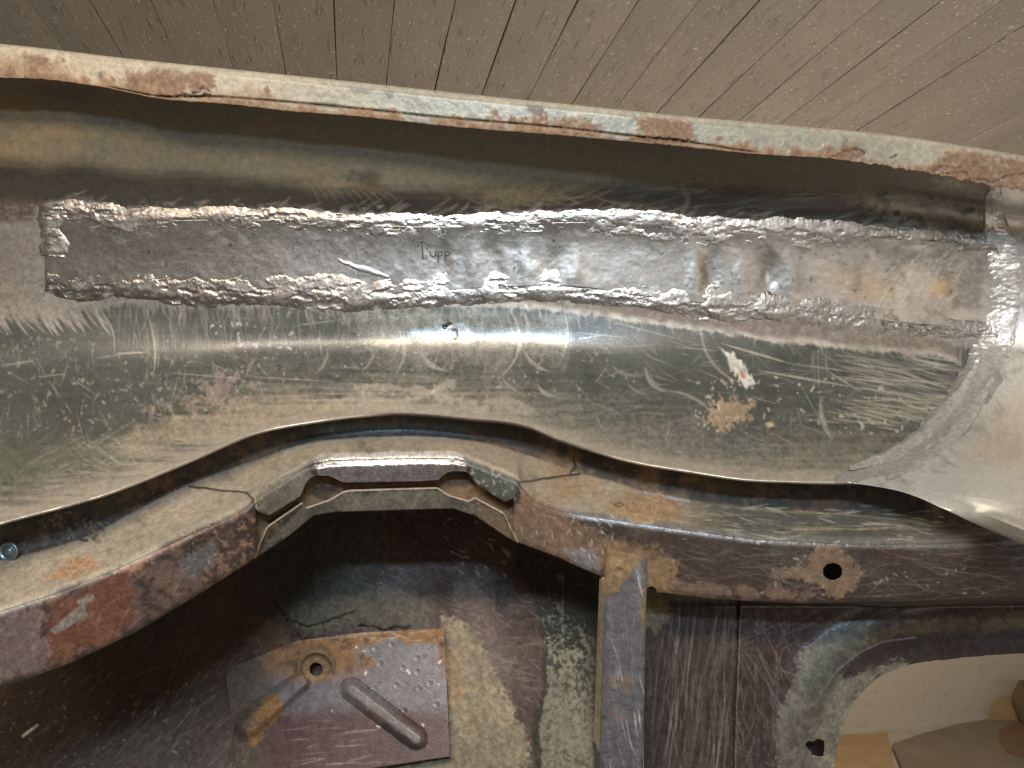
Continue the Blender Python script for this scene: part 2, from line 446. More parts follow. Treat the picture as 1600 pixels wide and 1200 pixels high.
# open carton leaning over the panel's far edge
carton = tag(empty('carton', tuple(on_floor(1592, 1118))), 'brown cardboard carton with one rounded flap standing behind the grey panel', 'carton')
def quadbox(name, pts, th, mat, parent):
    p = np.array(pts, float); nn = np.cross(p[1] - p[0], p[2] - p[0]); nn /= np.linalg.norm(nn)
    n = len(p); V = np.concatenate([p, p + nn * th]) - np.array(parent.location)
    me = bpy.data.meshes.new(name)
    me.from_pydata([tuple(v) for v in V], [], [tuple(range(n-1, -1, -1)), tuple(range(n, 2*n))] + [(i, (i+1) % n, n + (i+1) % n, n + i) for i in range(n)])
    me.materials.append(mat); o = bpy.data.objects.new(name, me); o.parent = parent; col.objects.link(o); return o
dC = float((on_floor(1590, 1128) - CAM) @ FW)
quadbox('flap', [P(x, y, dC - 0.06) for x, y in [(1544, 1128), (1553, 1096), (1558, 1090), (1566, 1087), (1584, 1088), (1592, 1128)]], 0.006, M_CARD, carton)
quadbox('side', [P(x, y, dC - 0.10 - k) for x, y, k in [(1580, 1088, 0), (1592, 1063, 0), (1640, 1076, .1), (1640, 1140, .1), (1596, 1128, 0.02)]], 0.006, M_BOX, carton)
quadbox('side', [P(x, y, dC - 0.02 + k) for x, y, k in [(1592, 1064, 0), (1640, 1060, .2), (1640, 1120, .2), (1592, 1120, 0)]], 0.006, M_BOX, carton)

# ================================================================== THE CAR BODY
body = tag(empty('car_body', tuple(P(800, 640, 0.62))),
           'stripped rusty car body with welded steel repair strip, rusty rim and dusty curved beam', 'car body')
def reparent(o):
    pass
bpy.context.view_layer.update()
def attach(o, parent):
    o.parent = parent
    inv = parent.matrix_world.inverted() if parent.type == 'EMPTY' else None
    o.matrix_parent_inverse = inv if inv is not None else parent.matrix_parent_inverse.copy() @ parent.matrix_basis.inverted()
    return o
BINV = body.matrix_world.inverted()
def part(o, parent=None):
    """child of the body (or of one of its parts), staying where it was built"""
    o.parent = parent or body
    if parent is None: o.matrix_parent_inverse = BINV
    return o

STEEL = (0.50, 0.46, 0.42); OLIVE = (0.072, 0.073, 0.061); DUST = (0.29, 0.245, 0.185)
RUST = (0.25, 0.105, 0.04); RUST_D = (0.10, 0.05, 0.028); PURPLE = (0.066, 0.041, 0.032); PRIMER = (0.20, 0.085, 0.055)

lip_top = curve([(-80, 62), (0, 68), (210, 92), (395, 111), (560, 128), (765, 150), (905, 164), (1080, 182), (1215, 194), (1390, 210), (1530, 231), (1600, 243), (1700, 262)])
lip_bot = curve([(-80, 117), (0, 122), (52, 124), (168, 138), (245, 154), (350, 163), (455, 175), (560, 183), (695, 198), (870, 212), (1080, 231), (1180, 241), (1302, 249), (1390, 261), (1460, 273), (1530, 287), (1575, 296), (1600, 298), (1700, 310)])
lip_seam = curve([(-80, 117), (0, 121), (120, 131), (168, 136), (245, 150), (332, 151), (420, 157), (560, 170), (695, 184), (870, 199), (992, 213), (1073, 222), (1180, 238), (1302, 247), (1390, 259), (1460, 271), (1600, 296), (1700, 308)])
edge = curve([(-80, 842), (0, 818), (175, 769), (298, 720), (402, 676), (490, 659), (560, 650), (608, 647), (730, 655), (828, 669), (870, 687), (922, 703), (975, 718), (1080, 737), (1162, 749), (1250, 753), (1355, 758), (1418, 771), (1472, 794), (1527, 820), (1600, 851), (1700, 895)])

# depth of the skin at a pixel (metres) below the weld
floor_d = curve([(400, .676), (470, .6752), (512, .6742), (535, .6722), (556, .6675), (585, .6570), (620, .640), (660, .614), (700, .578), (760, .529), (818, .486), (900, .435)])
def end_fwd(x, y):
    """how far the end of the shell swings towards the camera on the right"""
    t = np.clip(x - 1480, 0, None); u = np.clip(x - 1390, 0, None)
    k = ss(540, 740, y)
    return 8e-7 * t * t + 9e-7 * k * u * u
y_crease = curve([(-80, 262), (0, 268), (300, 292), (560, 318), (800, 322), (1100, 325), (1500, 348), (1700, 365)])
y_wtop = curve([(-80, 338), (60, 338), (110, 332), (200, 343), (330, 343), (450, 344), (560, 350), (700, 354), (800, 349), (900, 347), (1000, 350), (1100, 360), (1250, 366), (1400, 374), (1500, 380), (1700, 392)])
y_wbot = curve([(-80, 440), (60, 436), (120, 447), (180, 443), (300, 453), (430, 452), (560, 460), (700, 453), (800, 448), (900, 448), (1000, 462), (1080, 472), (1200, 480), (1300, 492), (1400, 503), (1500, 512), (1700, 530)])

def skin_grid(cols, y_start=None):
    e = edge(cols)
    rows = [(cols, lip_bot(cols) - 6, 0.615 + 0 * cols),
            (cols, lip_bot(cols) + 22, 0.631 + 0 * cols),
            (cols, 0.45 * lip_bot(cols) + 0.55 * y_crease(cols), 0.650 + 0 * cols),
            (cols, y_crease(cols), 0.665 + 0 * cols),
            (cols, y_wtop(cols) + 30, 0.673 + 0 * cols),
            (cols, y_wbot(cols), 0.675 + 0 * cols)]
    yb = y_wbot(cols)
    for k in (0.2, 0.4, 0.6, 0.8, 1.0):
        y = yb + (e - yb) * k
        rows.append((cols, y, floor_d(y)))
    X, Y, D = loft(rows, [12, 36, 36, 28, 36, 36, 36, 36, 36, 36], spline=True)
    return X, Y, D - end_fwd(X, Y)
wc = np.array([(1556, 285), (1552, 330), (1562, 380), (1570, 430), (1568, 480), (1556, 535), (1532, 590), (1500, 640), (1455, 690), (1405, 722), (1340, 744), (1300, 752)], float)
G = skin_grid(XS)
_gi = (np.arange(CW) - OFF).astype(float)
def skin_depth(X, Y):
    """depth of the skin under given pixels (column-wise interpolation)"""
    gx, gy, gd = G
    ci = np.clip((X - XS[0]) / XSTEP, 0, len(XS) - 1.001); i0 = ci.astype(int); f = ci - i0
    out = np.empty(X.shape)
    flat_i = i0.ravel(); yy = Y.ravel(); ff = f.ravel(); res = np.empty(yy.shape)
    order = np.argsort(flat_i, kind='stable')
    bounds = np.searchsorted(flat_i[order], np.arange(len(XS) + 1))
    for c in np.unique(flat_i):
        s = order[bounds[c]:bounds[c + 1]]
        a = np.interp(yy[s], gy[:, c], gd[:, c]); b = np.interp(yy[s], gy[:, min(c+1, len(XS)-1)], gd[:, min(c+1, len(XS)-1)])
        res[s] = a * (1 - ff[s]) + b * ff[s]
    return res.reshape(X.shape)

# ---- skin paint -----------------------------------------------------------
A = Canvas(OLIVE, 0.34)
A.vary(N_M, 0.30); A.vary(N_H, 0.22)
yy, xx = np.mgrid[0:CH, 0:CW].astype(np.float32); yy -= OFF; xx -= OFF
ex = edge(_gi).astype(np.float32)[None, :]; wx = y_wbot(_gi).astype(np.float32)[None, :]
wt = y_wtop(_gi).astype(np.float32)[None, :]; crx = y_crease(_gi).astype(np.float32)[None, :]
up = ss(14, -10, yy - wt)                                          # upper roof of the shell: brownish paint, bounce light put into its colour
A.put(up * 0.95, (0.165, 0.140, 0.095), 0.42)
A.put(up * ss(-0.1, 0.5, roll(N_L, 2) + 0.25 * N_H) * ss(900, 100, xx), (0.23, 0.162, 0.092), 0.5)  # lit area towards the left, painted as lighter ochre
A.put(up * ss(0.2, 0.8, N_S + 0.5 * N_M + .4 * N_F) * .6, (0.15, 0.125, 0.085), 0.5)
# scorched paint above the top seam
A.put(ss(-16, 20, yy - crx + 18 + 16 * N_L + 8 * N_H + 18 * ss(500, 900, xx)) * ss(18, 0, yy - wt) * 0.95, (0.036, 0.029, 0.023), 0.40, 0.15)
poly(A, [(540, 275), (580, 262), (600, 300), (660, 315), (700, 335), (560, 335), (530, 310)], (0.02, 0.018, 0.016), 0.4, soft=9, warp=12, n=N_H, op=.6)
poly(A, [(740, 300), (790, 287), (930, 285), (900, 300), (860, 318), (760, 328)], (0.15, 0.12, 0.07), 0.45, soft=8, warp=12, op=.7)
for k in range(16):
    x0 = 720 + k * 13; line(A, arc((x0, 300 + k % 3 * 8), (x0 + 40 + 20 * (k % 4), 320 - 22 * (k % 3)), .08), 3, (0.16, 0.13, 0.08), 0.4, op=.55, taper=True)
for k in range(10):
    x0 = 440 + k * 14; line(A, arc((x0, 255 + k * 4), (x0 + 60, 318), -.1), 5, (0.19, 0.14, 0.085), 0.4, op=.3, taper=True)
scratches(A, (900, 280, 1480, 345), 70, -8, 10, (25, 110), (0.24, 0.22, 0.19), .5, 1.6, 0.35, 0.6, seed=3)
poly(A, [(1330, 300), (1500, 290), (1560, 300), (1540, 360), (1380, 345)], (0.19, 0.165, 0.13), 0.4, 0.5, soft=14, warp=26, op=.8)
specks(A, (1380, 300, 1580, 345), 14, (0.03, 0.024, 0.018), (5, 11), .8, seed=5)
line(A, [(1068, 296), (1074, 310), (1071, 322), (1066, 332)], 9, (0.17, 0.15, 0.12), .4, op=.7, jit=4)
for k in range(8): line(A, [(1063, 300 + 4.5*k), (1079, 298 + 4.5*k)], 1.6, (0.05, 0.045, 0.04), .5, op=.7)
# ground bare steel around both seams
A.put(ss(16, 2, np.abs(yy - wt - 14) + 9 * N_S + 7 * N_M - 20) * ss(45, 75, xx), STEEL, 0.36, 0.9)
gb = ss(10, -6, yy - wx - 24 - 16 * ss(250, 0, xx) + 7 * N_V - 9 * N_M - 5 * N_L) * ss(2, 12, yy - wt)
A.put(gb, (0.42, 0.39, 0.35), 0.36, 0.85)
poly(A, [(-100, 430), (60, 440), (140, 472), (100, 490), (60, 492), (20, 500), (-100, 470)], (0.38, 0.33, 0.28), 0.42, .6, soft=10, warp=14)
for k in range(60):
    x0 = random.uniform(-60, 150); line(A, arc((x0, 455 + random.uniform(0, 25)), (x0 + random.uniform(20, 40), 500 + random.uniform(0, 26)), .06), random.uniform(2, 6), (0.38, 0.33, 0.28), .42, .5, op=random.uniform(.3, .8), taper=True)
poly(A, [(-100, 440), (10, 430), (40, 470), (-20, 480), (-100, 470)], (0.27, 0.16, 0.13), 0.5, .3, soft=12, warp=8, op=.3)
poly(A, [(-100, 310), (60, 318), (66, 420), (40, 440), (-100, 430)], (0.12, 0.088, 0.066), 0.5, .2, soft=14, warp=12, op=.7)
scratches(A, (-60, 320, 60, 420), 60, 0, 12, (20, 60), (0.30, 0.22, 0.17), .5, 1.5, seed=8)
for k in range(520):
    t_ = random.random(); x0 = 75 + t_ * 1470; up_ = random.random() < .35
    y0 = float(y_wtop(x0)) - random.uniform(8, 30) if up_ else float(y_wbot(x0)) + random.uniform(14, 36)
    an = math.radians(random.gauss(84 if not up_ else 15, 12)); L_ = random.uniform(10, 34)
    line(A, arc((x0, y0), (x0 + math.cos(an) * L_, y0 - math.sin(an) * L_ * (1 if up_ else -1)), .06), random.uniform(1.2, 3.2), (0.34, 0.305, 0.26), .42, .6, op=random.uniform(.15, .45), taper=True, soft=1.5)
# reddish band under the lower seam, right half
band = [(640, 474), (760, 466), (860, 470), (1000, 486), (1100, 500), (1200, 508), (1300, 520), (1400, 528), (1490, 536), (1500, 566), (1470, 552), (1380, 546), (1300, 538), (1200, 528), (1100, 512), (1000, 500), (860, 484), (740, 478)]
band = [(x, y + (-6 if i < 9 else 5) * min(max((x - 850) / 150, 0), 1)) for i, (x, y) in enumerate(band)]
poly(A, band, (0.40, 0.35, 0.29), 0.45, .4, soft=3, warp=5, n=N_S, nf=N_V)
poly(A, [(x, y - 3 if i < 9 else y - 8) for i, (x, y) in enumerate(band)], (0.125, 0.085, 0.064), 0.5, .1, soft=5, warp=6, op=.8, inner=.4)
# dust that has settled on the floor of the trough
near = np.clip((yy - (ex - 150)) / 150, 0, 1)
A.put(ss(0.25, 1.0, near + 0.22 * N_H + 0.30 * N_L + .22 * N_F + .15 * N_S) * 0.55 * ss(430, 640, yy), (0.24, 0.205, 0.15), 0.6)
A.put(ss(0.55, 1.05, near + 0.35 * N_H + 0.2 * N_M) * ss(1000, 400, xx), DUST, 0.65)
A.put(ss(-24, -6, yy - ex + 9 * N_H) * 0.7 * ss(1420, 1300, xx), DUST, 0.7)
poly(A, [(225, 640), (290, 592), (380, 588), (440, 612), (400, 640), (300, 660), (255, 655)], (0.225, 0.17, 0.13), 0.65, soft=14, warp=22, op=.75, breakup=40)
poly(A, [(200, 670), (330, 640), (460, 620), (560, 632), (430, 668), (300, 690), (200, 700)], (0.29, 0.225, 0.155), 0.65, soft=14, warp=18, op=.7, n=N_H)
poly(A, [(-100, 690), (60, 690), (170, 700), (190, 730), (60, 750), (-100, 760)], (0.115, 0.118, 0.08), 0.45, soft=16, warp=20, op=.7)
for x0, x1, yb_, s in ((510, 700, 630, 1), (560, 760, 612, -1)):
    line(A, [(x0, yb_), (x0 + 60, yb_ - 6), (x0 + 120, yb_ + 4), (x1, yb_ - 28 * s)], 9, (0.36, 0.31, 0.23), .6, op=.55, jit=14, soft=5)
line(A, [(760, 625), (810, 628), (830, 643), (780, 634)], 8, (0.36, 0.31, 0.23), .6, op=.5, jit=8, soft=4)
# bare scuffed shine along the deepest line
poly(A, [(540, 500), (620, 480), (680, 476), (760, 478), (890, 500), (880, 560), (760, 570), (560, 545)], (0.23, 0.215, 0.18), 0.30, .35, soft=20, warp=24, op=.75)
poly(A, [(690, 500), (640, 520), (700, 535), (740, 522), (730, 505)], (0.30, 0.30, 0.30), 0.33, .6, soft=5, warp=8)
specks(A, (690, 510, 712, 520), 3, (0.02, 0.02, 0.02), (5, 8), .9, -0.6, seed=4)
# grinder arcs and scratches
LT = (0.37, 0.335, 0.27)
for p0, p1, bul, wd, o in [((150, 480), (178, 552), -.14, 3, .7), ((232, 498), (238, 590), -.08, 4, .8), ((224, 500), (230, 570), -.07, 3, .4), ((240, 502), (243, 560), -.06, 2, .4),
        ((617, 505), (612, 592), -.2, 4, .7), ((622, 520), (600, 575), -.15, 2, .4), ((548, 560), (563, 578), .1, 4, .3), ((585, 545), (566, 580), -.1, 4, .55),
        ((400, 560), (385, 590), .1, 5, .5), ((512, 545), (492, 585), -.12, 4, .6), ((803, 495), (778, 592), -.2, 4, .95), ((793, 480), (812, 560), -.12, 4, .6), ((815, 478), (820, 545), -.1, 5, .6),
        ((786, 480), (800, 540), -.1, 3, .4), ((750, 478), (752, 530), -.06, 4, .35), ((880, 484), (872, 572), -.12, 4, .7), ((655, 548), (700, 580), .12, 7, .8), ((820, 550), (858, 580), .12, 6, .8), ((786, 592), (812, 612), .1, 4, .6),
        ((840, 600), (872, 618), .2, 6, .75), ((1008, 575), (1042, 612), .18, 6, .8), ((982, 600), (1010, 616), .1, 3, .5), ((955, 570), (1008, 585), .15, 3, .5), ((632, 478), (662, 525), .05, 5, .4),
        ((1095, 500), (1160, 600), .18, 5, .55), ((1283, 620), (1302, 688), .12, 5, .9), ((1040, 610), (1120, 655), -.12, 4, .6), ((1278, 545), (1280, 610), 0, 3, .4), ((1290, 545), (1292, 590), 0, 3, .4), ((1270, 545), (1268, 580), 0, 2, .4)]:
    line(A, arc(p0, p1, bul, 10), wd, LT, 0.4, .4, -0.05, op=o * .75, taper=True)
    for k in range(3):
        ox_ = random.uniform(-7, 7); line(A, arc((p0[0] + ox_, p0[1] + random.uniform(0, 14)), (p1[0] + ox_, p1[1] - random.uniform(0, 14)), bul, 8), 1.2, LT, .4, .4, -.03, op=o * random.uniform(.1, .4), taper=True)
for p0, p1, wd, o in [((1128, 537), (1235, 568), 3, .95), ((1185, 579), (1335, 605), 3, .9), ((1140, 515), (1225, 540), 2, .6), ((1235, 568), (1340, 582), 1.6, .7), ((1290, 578), (1345, 612), 2.4, .8),
        ((1350, 640), (1396, 652), 3.5, .9), ((1255, 655), (1330, 662), 1.6, .6), ((1372, 667), (1410, 673), 2.4, .8), ((1055, 542), (1120, 548), 1.4, .6), ((900, 530), (940, 524), 1.8, .6), ((890, 518), (985, 528), 1.4, .6), ((930, 495), (1060, 530), 1.5, .5),
        ((60, 588), (100, 585), 1.8, .7), ((180, 553), (230, 550), 2.4, .8), ((150, 560), (190, 554), 1.6, .5), ((260, 582), (380, 592), 1.4, .5), ((380, 588), (520, 596), 1.8, .5), ((450, 510), (530, 500), 1.5, .6), ((0, 572), (60, 562), 3, .55),
        ((1335, 605), (1460, 625), 1.5, .6), ((1250, 600), (1300, 690), 1.2, .4), ((930, 600), (950, 570), 1.3, .5)]:
    line(A, [p0, p1], wd, LT, 0.4, .4, -0.04, op=o, taper=True)
poly(A, [(1128, 545), (1150, 552), (1182, 600), (1168, 608), (1140, 580)], (0.62, 0.57, 0.50), 0.45, .2, soft=2, warp=7, nf=N_V, op=.95)
poly(A, [(1152, 572), (1168, 590), (1158, 592)], (0.35, 0.18, 0.10), 0.6, soft=2, warp=4)
poly(A, [(1118, 632), (1150, 618), (1176, 632), (1165, 660), (1130, 668), (1105, 660)], (0.26, 0.185, 0.115), 0.8, soft=6, warp=16, n=N_S, nf=N_F, h=0.4)
poly(A, [(1195, 660), (1206, 657), (1212, 666), (1200, 670)], (0.38, 0.29, 0.18), 0.8, soft=2, warp=3)
specks(A, (1080, 590, 1420, 680), 90, (0.42, 0.36, 0.26), (1.4, 4), .8, seed=21)
specks(A, (350, 480, 1000, 620), 180, (0.42, 0.38, 0.30), (1.0, 2.6), .6, seed=22)
specks(A, (330, 505, 460, 545), 20, (0.55, 0.5, 0.42), (1.6, 4), .8, seed=23)
specks(A, (-60, 520, 400, 680), 280, (0.36, 0.31, 0.23), (1.2, 3.5), .55, seed=24)
scratches(A, (-60, 530, 420, 690), 170, 70, 35, (8, 46), (0.32, 0.28, 0.20), .55, 1.2, seed=31)
scratches(A, (900, 500, 1480, 740), 260, 20, 28, (12, 60), (0.30, 0.27, 0.20), .5, 1.1, seed=32)
scratches(A, (1340, 560, 1490, 660), 130, 10, 5, (30, 120), (0.38, 0.34, 0.26), .6, 1.3, seed=33)
scratches(A, (180, 480, 640, 540), 160, 88, 8, (12, 50), (0.28, 0.25, 0.20), .55, 1.3, seed=34)
scratches(A, (600, 480, 900, 570), 90, 100, 14, (14, 60), (0.34, 0.31, 0.25), .45, 1.4, seed=35)
scratches(A, (60, 680, 420, 790), 110, -18, 12, (20, 90), (0.40, 0.33, 0.23), .4, 1.3, seed=36)
scratches(A, (120, 690, 230, 750), 40, 35, 20, (14, 50), (0.36, 0.33, 0.22), .6, 1.1, seed=37)
A.vary(N_F, 0.18)
A.rough += (0.24 - A.rough) * .75 * np.exp(-((yy - 535) / 45) ** 2) * ss(250, 380, xx) * ss(1000, 860, xx)
A.h += (0.07 * N_M + 0.05 * N_S) * (1 + 2 * ss(600, 700, yy))
A.rough += 0
cutm = ss(-2.2, -1.2, yy - ex) * np.maximum(ss(600, 480, xx), ss(880, 1010, xx))
A.put(cutm * ss(-.6, -.1, N_M), (0.55, 0.49, 0.40), .35, .7)
A.put(ss(-2.2, -1.2, yy - ex) * ss(560, 620, xx) * ss(960, 880, xx), (0.05, 0.03, 0.022), .8)
rimr = [(XS, e_, d_) for e_, d_ in ((edge(XS) + 1.0, G[2][-1] + .0002), (edge(XS) + 3.2, G[2][-1] + .0012))]
Gs = tuple(np.concatenate([g] + [r[k][None] for r in rimr]) for k, g in enumerate(G))
keep_s = Gs[0] < np.where(Gs[1] < 292, 3000, np.interp(Gs[1], wc[:, 1], wc[:, 0]) + 14)
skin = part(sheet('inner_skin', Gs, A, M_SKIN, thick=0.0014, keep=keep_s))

# ---- repair strip -----------------------------------------------------------
R_ = Canvas((0.34, 0.318, 0.292), 0.33, 0.93)
R_.put(ss(520, 230, xx + 60 * N_L) * .3, (0.19, 0.172, 0.16))  # left end darkened, its dim reflection put into the colour
R_.vary(N_L, 0.18)
R_.put(ss(0.05, 0.5, roll(N_M, 4) + .3 * roll(N_L, 6)) * .6, (0.26, 0.23, 0.20), 0.42, 0.9)
for px_, w_ in ((470, 60), (620, 50), (705, 22), (760, 14), (790, 12), (1110, 20), (1195, 18), (1250, 40), (1330, 30)):
    poly(R_, [(px_ - w_/2, 368), (px_ + w_/2, 366), (px_ + w_/2, 450), (px_ - w_/2, 450)], (0.27, 0.25, 0.24), 0.38, .9, soft=10, warp=16, op=.6)
poly(R_, [(1280, 425), (1330, 415), (1380, 435), (1410, 440), (1410, 470), (1320, 470)], (0.42, 0.32, 0.20), 0.38, .9, soft=10, warp=10, op=.45)
poly(R_, [(1455, 440), (1487, 428), (1487, 463), (1452, 464)], (0.45, 0.31, 0.18), 0.36, .9, soft=3, warp=3, op=.7)
poly(R_, [(1360, 385), (1480, 390), (1545, 400), (1540, 490), (1490, 480), (1480, 430), (1400, 405)], (0.20, 0.18, 0.16), 0.42, .8, soft=8, warp=14, op=.8)
scratches(R_, (1380, 390, 1500, 470), 80, -50, 12, (16, 50), (0.55, 0.50, 0.42), .5, 1.4, seed=41)
scratches(R_, (100, 365, 1500, 470), 160, 0, 12, (10, 70), (0.58, 0.55, 0.5), .35, 1.0, seed=42)
line(R_, [(528, 407), (560, 418), (580, 424), (608, 432)], 6, (0.8, 0.8, 0.8), .25, .9, 0.4, taper=True, jit=3)
for x_, y_, s_ in ((762, 383, 14), (808, 384, 7), (836, 385, 15), (866, 420, 16), (880, 400, 8)):
    poly(R_, [(x_-s_*.6, y_-s_*.6), (x_+s_*.6, y_-s_*.5), (x_+s_*.5, y_+s_*.7), (x_-s_*.4, y_+s_*.7)], (0.16, 0.15, 0.14), .4, .8, soft=4, warp=6, op=.7)
specks(R_, (100, 365, 1500, 470), 120, (0.06, 0.05, 0.045), (1.4, 3), .8, seed=43)
for k in range(150):
    x0 = 90 + random.random() * 1440; up_ = random.random() < .5
    y0 = float(y_wtop(x0)) + random.uniform(8, 30) if up_ else float(y_wbot(x0)) - random.uniform(10, 34)
    an = math.radians(random.gauss(30, 40)); L_ = random.uniform(12, 40); v_ = random.choice((.55, .5, .16, .12))
    line(R_, arc((x0, y0), (x0 + math.cos(an) * L_, y0 + math.sin(an) * L_ * .6), .1), random.uniform(3, 10), (v_, v_ * .94, v_ * .88), .4, .8, op=random.uniform(.15, .5), taper=True, soft=3)
INK = (0.018, 0.017, 0.016)                                        # pen marks: arrow and "upp"
for s_ in ([(661, 405), (660, 392), (659, 378)], [(652, 386), (655, 380), (659, 377), (664, 380), (668, 384)],
           [(672, 393), (672.5, 399), (676, 401.5), (680, 400), (681, 393), (681.5, 401)],
           [(684.5, 409), (685, 402), (685, 394), (689, 393), (691.5, 396), (689, 400), (685.5, 400.5)],
           [(695.5, 409), (695.5, 402), (695.5, 394), (700, 393), (704, 396), (700, 399.5), (696, 400)]):
    line(R_, s_, 2.3, INK, .6, .0, 0, soft=.7)
cols = np.arange(70, 1562, 1.25)
tp, bt = y_wtop(cols), y_wbot(cols)
rows = [(cols, tp, 0), (cols, bt, 0)]
X, Y, _ = loft(rows, [84])
D = skin_depth(X, Y) - 0.0022
# hammered, slightly quilted strip
dn = 1.2 * roll(N_L, 9) + 0.08 * roll(N_M, 7)
R_.h += dn * ss(0, 1, 1 + 0 * dn)
for x_, a_ in ((690, -1.6), (742, 1.4), (775, -1.3), (822, 1.2), (860, -2.2), (900, 1.2), (1085, 1.8), (1110, -2), (1160, 1.6), (1200, -2.2), (1240, 1.6), (1330, 1.2), (1400, -1.2)):
    R_.h += (a_ * 0.8 * np.exp(-((xx - x_ + 6 * N_M) / 13) ** 2) * np.exp(-((yy - 415 - 0.05 * (x_ - 800)) / 40) ** 2)).astype(np.float32)
patch = part(sheet('repair_strip', (X, Y, D), R_, M_STEEL, thick=0.0015))
patch['label'] = 'hammered bare steel strip with the handwritten word upp'

# ---- weld beads ---------------------------------------------------------------
def bead(name, cx, cy, halfw, seed, lump, parent, step=1.15, nw=44, spike=1.0, color=(0.44, 0.41, 0.38), hgt=1.7, dull=None, outer=0, metal=0.9):
    """bead along a pixel path; halfw(t) in px, relief from ripples and lumps"""
    cx = np.asarray(cx, float); cy = np.asarray(cy, float)
    s = np.concatenate([[0], np.cumsum(np.hypot(np.diff(cx), np.diff(cy)))])
    n = int(s[-1] / step); q = np.linspace(0, s[-1], n)
    px_, py_ = np.interp(q, s, cx), np.interp(q, s, cy)
    k = 15; ker = np.hanning(k + 2)[1:-1]; ker /= ker.sum()
    pad = lambda v: np.concatenate([np.full(k//2, v[0]), v, np.full(k//2, v[-1])])
    tx, ty = np.gradient(np.convolve(pad(px_), ker, 'valid')), np.gradient(np.convolve(pad(py_), ker, 'valid'))
    L = np.hypot(tx, ty); nx, ny = -ty / L, tx / L
    u = np.linspace(-1, 1, nw)[:, None]
    hw = 1.15 * halfw(q / s[-1])[None, :] * (1 + 0.0 * u)
    X = px_[None] + nx[None] * u * hw; Y = py_[None] + ny[None] * u * hw
    # noise lookups in canvas
    def at(nn, kx=1.0, ky=1.0):
        xi = np.clip((X * kx + OFF).astype(int) % CW, 0, CW - 1); yi = np.clip((Y * ky + OFF + seed * 37).astype(int) % CH, 0, CH - 1)
        return nn[yi, xi]
    nm, ns, nf = at(roll(N_M, seed)), at(roll(N_S, seed)), at(N_F)
    n2, nv, nb = at(roll(N_S, seed + 9)), at(roll(N_V, seed)), at(roll(N_B, seed))
    lp = lump(q / s[-1])[None, :]
    ridg = 1 - 2.0 * np.abs(nb)                                        # rounded blobs with sharp valleys
    ph = q[None, :] / 4.6 + 3.0 * nm + 2.2 * u ** 2
    ripple = np.abs(np.cos(ph / 2)) ** 0.6
    fall = 1 - np.abs(u + 0.45 * nm + 0.30 * ns) ** 2.2
    h = hgt * np.clip(fall, -.6, .55) * (0.85 + 0.15 * lp * ripple) + .75 * lp * (ridg - .5) + 1.1 * nb + (0.35 * ns + 0.7 * nm) * (0.5 + .5 * lp) + 0.16 * nf + 0.25 * nv * (1 - lp) - 0.9 - 1.7 * u ** 4
    base = 0.0022 * ss(0.9, 0.1, u * outer) if outer else 0.0016 + 0 * u
    D = skin_depth(X, Y) - base - h * 0.001
    V = P(X, Y, D).reshape(-1, 3)
    idx = np.arange(X.size).reshape(X.shape)
    Fq = np.stack([idx[:-1, :-1], idx[1:, :-1], idx[1:, 1:], idx[:-1, 1:]], -1).reshape(-1, 4)
    c = np.array(color)[None, None] * (1 + 0.18 * nm + 0.15 * nf)[..., None]
    crev = ss(0.25, -0.55, ridg - .4 + .6 * ns)                          # soot caught between the ripples
    c = c + (crev * 0.65 * (0.3 + 0.7 * lp))[..., None] * (np.array((0.10, 0.08, 0.07)) - c)
    eb = ss(.45, 1.0, np.abs(u) + .5 * ns + .35 * nm)[..., None] * .55
    c = c + eb * (np.array((0.27, 0.245, 0.22)) - c)
    if dull is not None:
        dl = dull(q / s[-1])[None, :, None]; c = c + dl * (np.array((0.235, 0.20, 0.17)) - c)
    shine = 1 - np.clip(dull(q / s[-1])[None] * 2.2, 0, 1) if (dull is not None and outer) else 0
    c = c * (1 + .35 * np.asarray(shine)[..., None])  # sheen in mid run put into the colour as well
    r = 0.35 - .05 * shine + 0.10 * nm + 0.15 * crev
    o = raw_mesh(name, V, Fq, M_WELD, None, (c.reshape(-1, 3), r.ravel(), (np.minimum(metal + .1 * shine, .97) * (1 - 0.6 * crev * lp)).ravel()))
    return part(o) if parent is None else part_sub(o, parent)
def part_sub(o, parent):
    o.parent = parent
    o.matrix_parent_inverse = (parent.matrix_parent_inverse.copy()).inverted() @ BINV if False else parent_inv
    return o
parent_inv = (body.matrix_world @ BINV).inverted()
xs = np.arange(72, 1562, 4.0)
bead('weld_bead', xs, y_wtop(xs) + 0, curve([(0, 18), (.05, 29), (.09, 27), (.12, 22), (.2, 26), (.3, 20), (.4, 25), (.5, 23), (.6, 27), (.68, 33), (.72, 25), (.8, 31), (.88, 24), (.95, 20), (1, 10)]), 1,
     lin([(0, 1), (.2, .9), (.35, .6), (.45, .35), (.62, .3), (.7, .6), (1, .6)]), patch, outer=-1, dull=lin([(0, .6), (.25, .75), (.34, .4), (.40, 0), (.62, 0), (.85, .45), (1, .75)]))
bead('weld_bead', xs, y_wbot(xs) + 2, curve([(0, 20), (.05, 30), (.1, 26), (.16, 32), (.22, 28), (.3, 34), (.35, 28), (.42, 31), (.5, 27), (.57, 31), (.62, 22), (.7, 32), (.78, 25), (.85, 30), (.93, 22), (1, 14)]), 2,
     lin([(0, .8), (.2, 1), (.35, 1), (.44, .5), (.6, .35), (.7, .6), (1, .8)]), patch, outer=1, dull=lin([(0, .55), (.2, .65), (.34, .5), (.40, 0), (.58, 0), (.7, .4), (.85, .6), (1, .75)]))
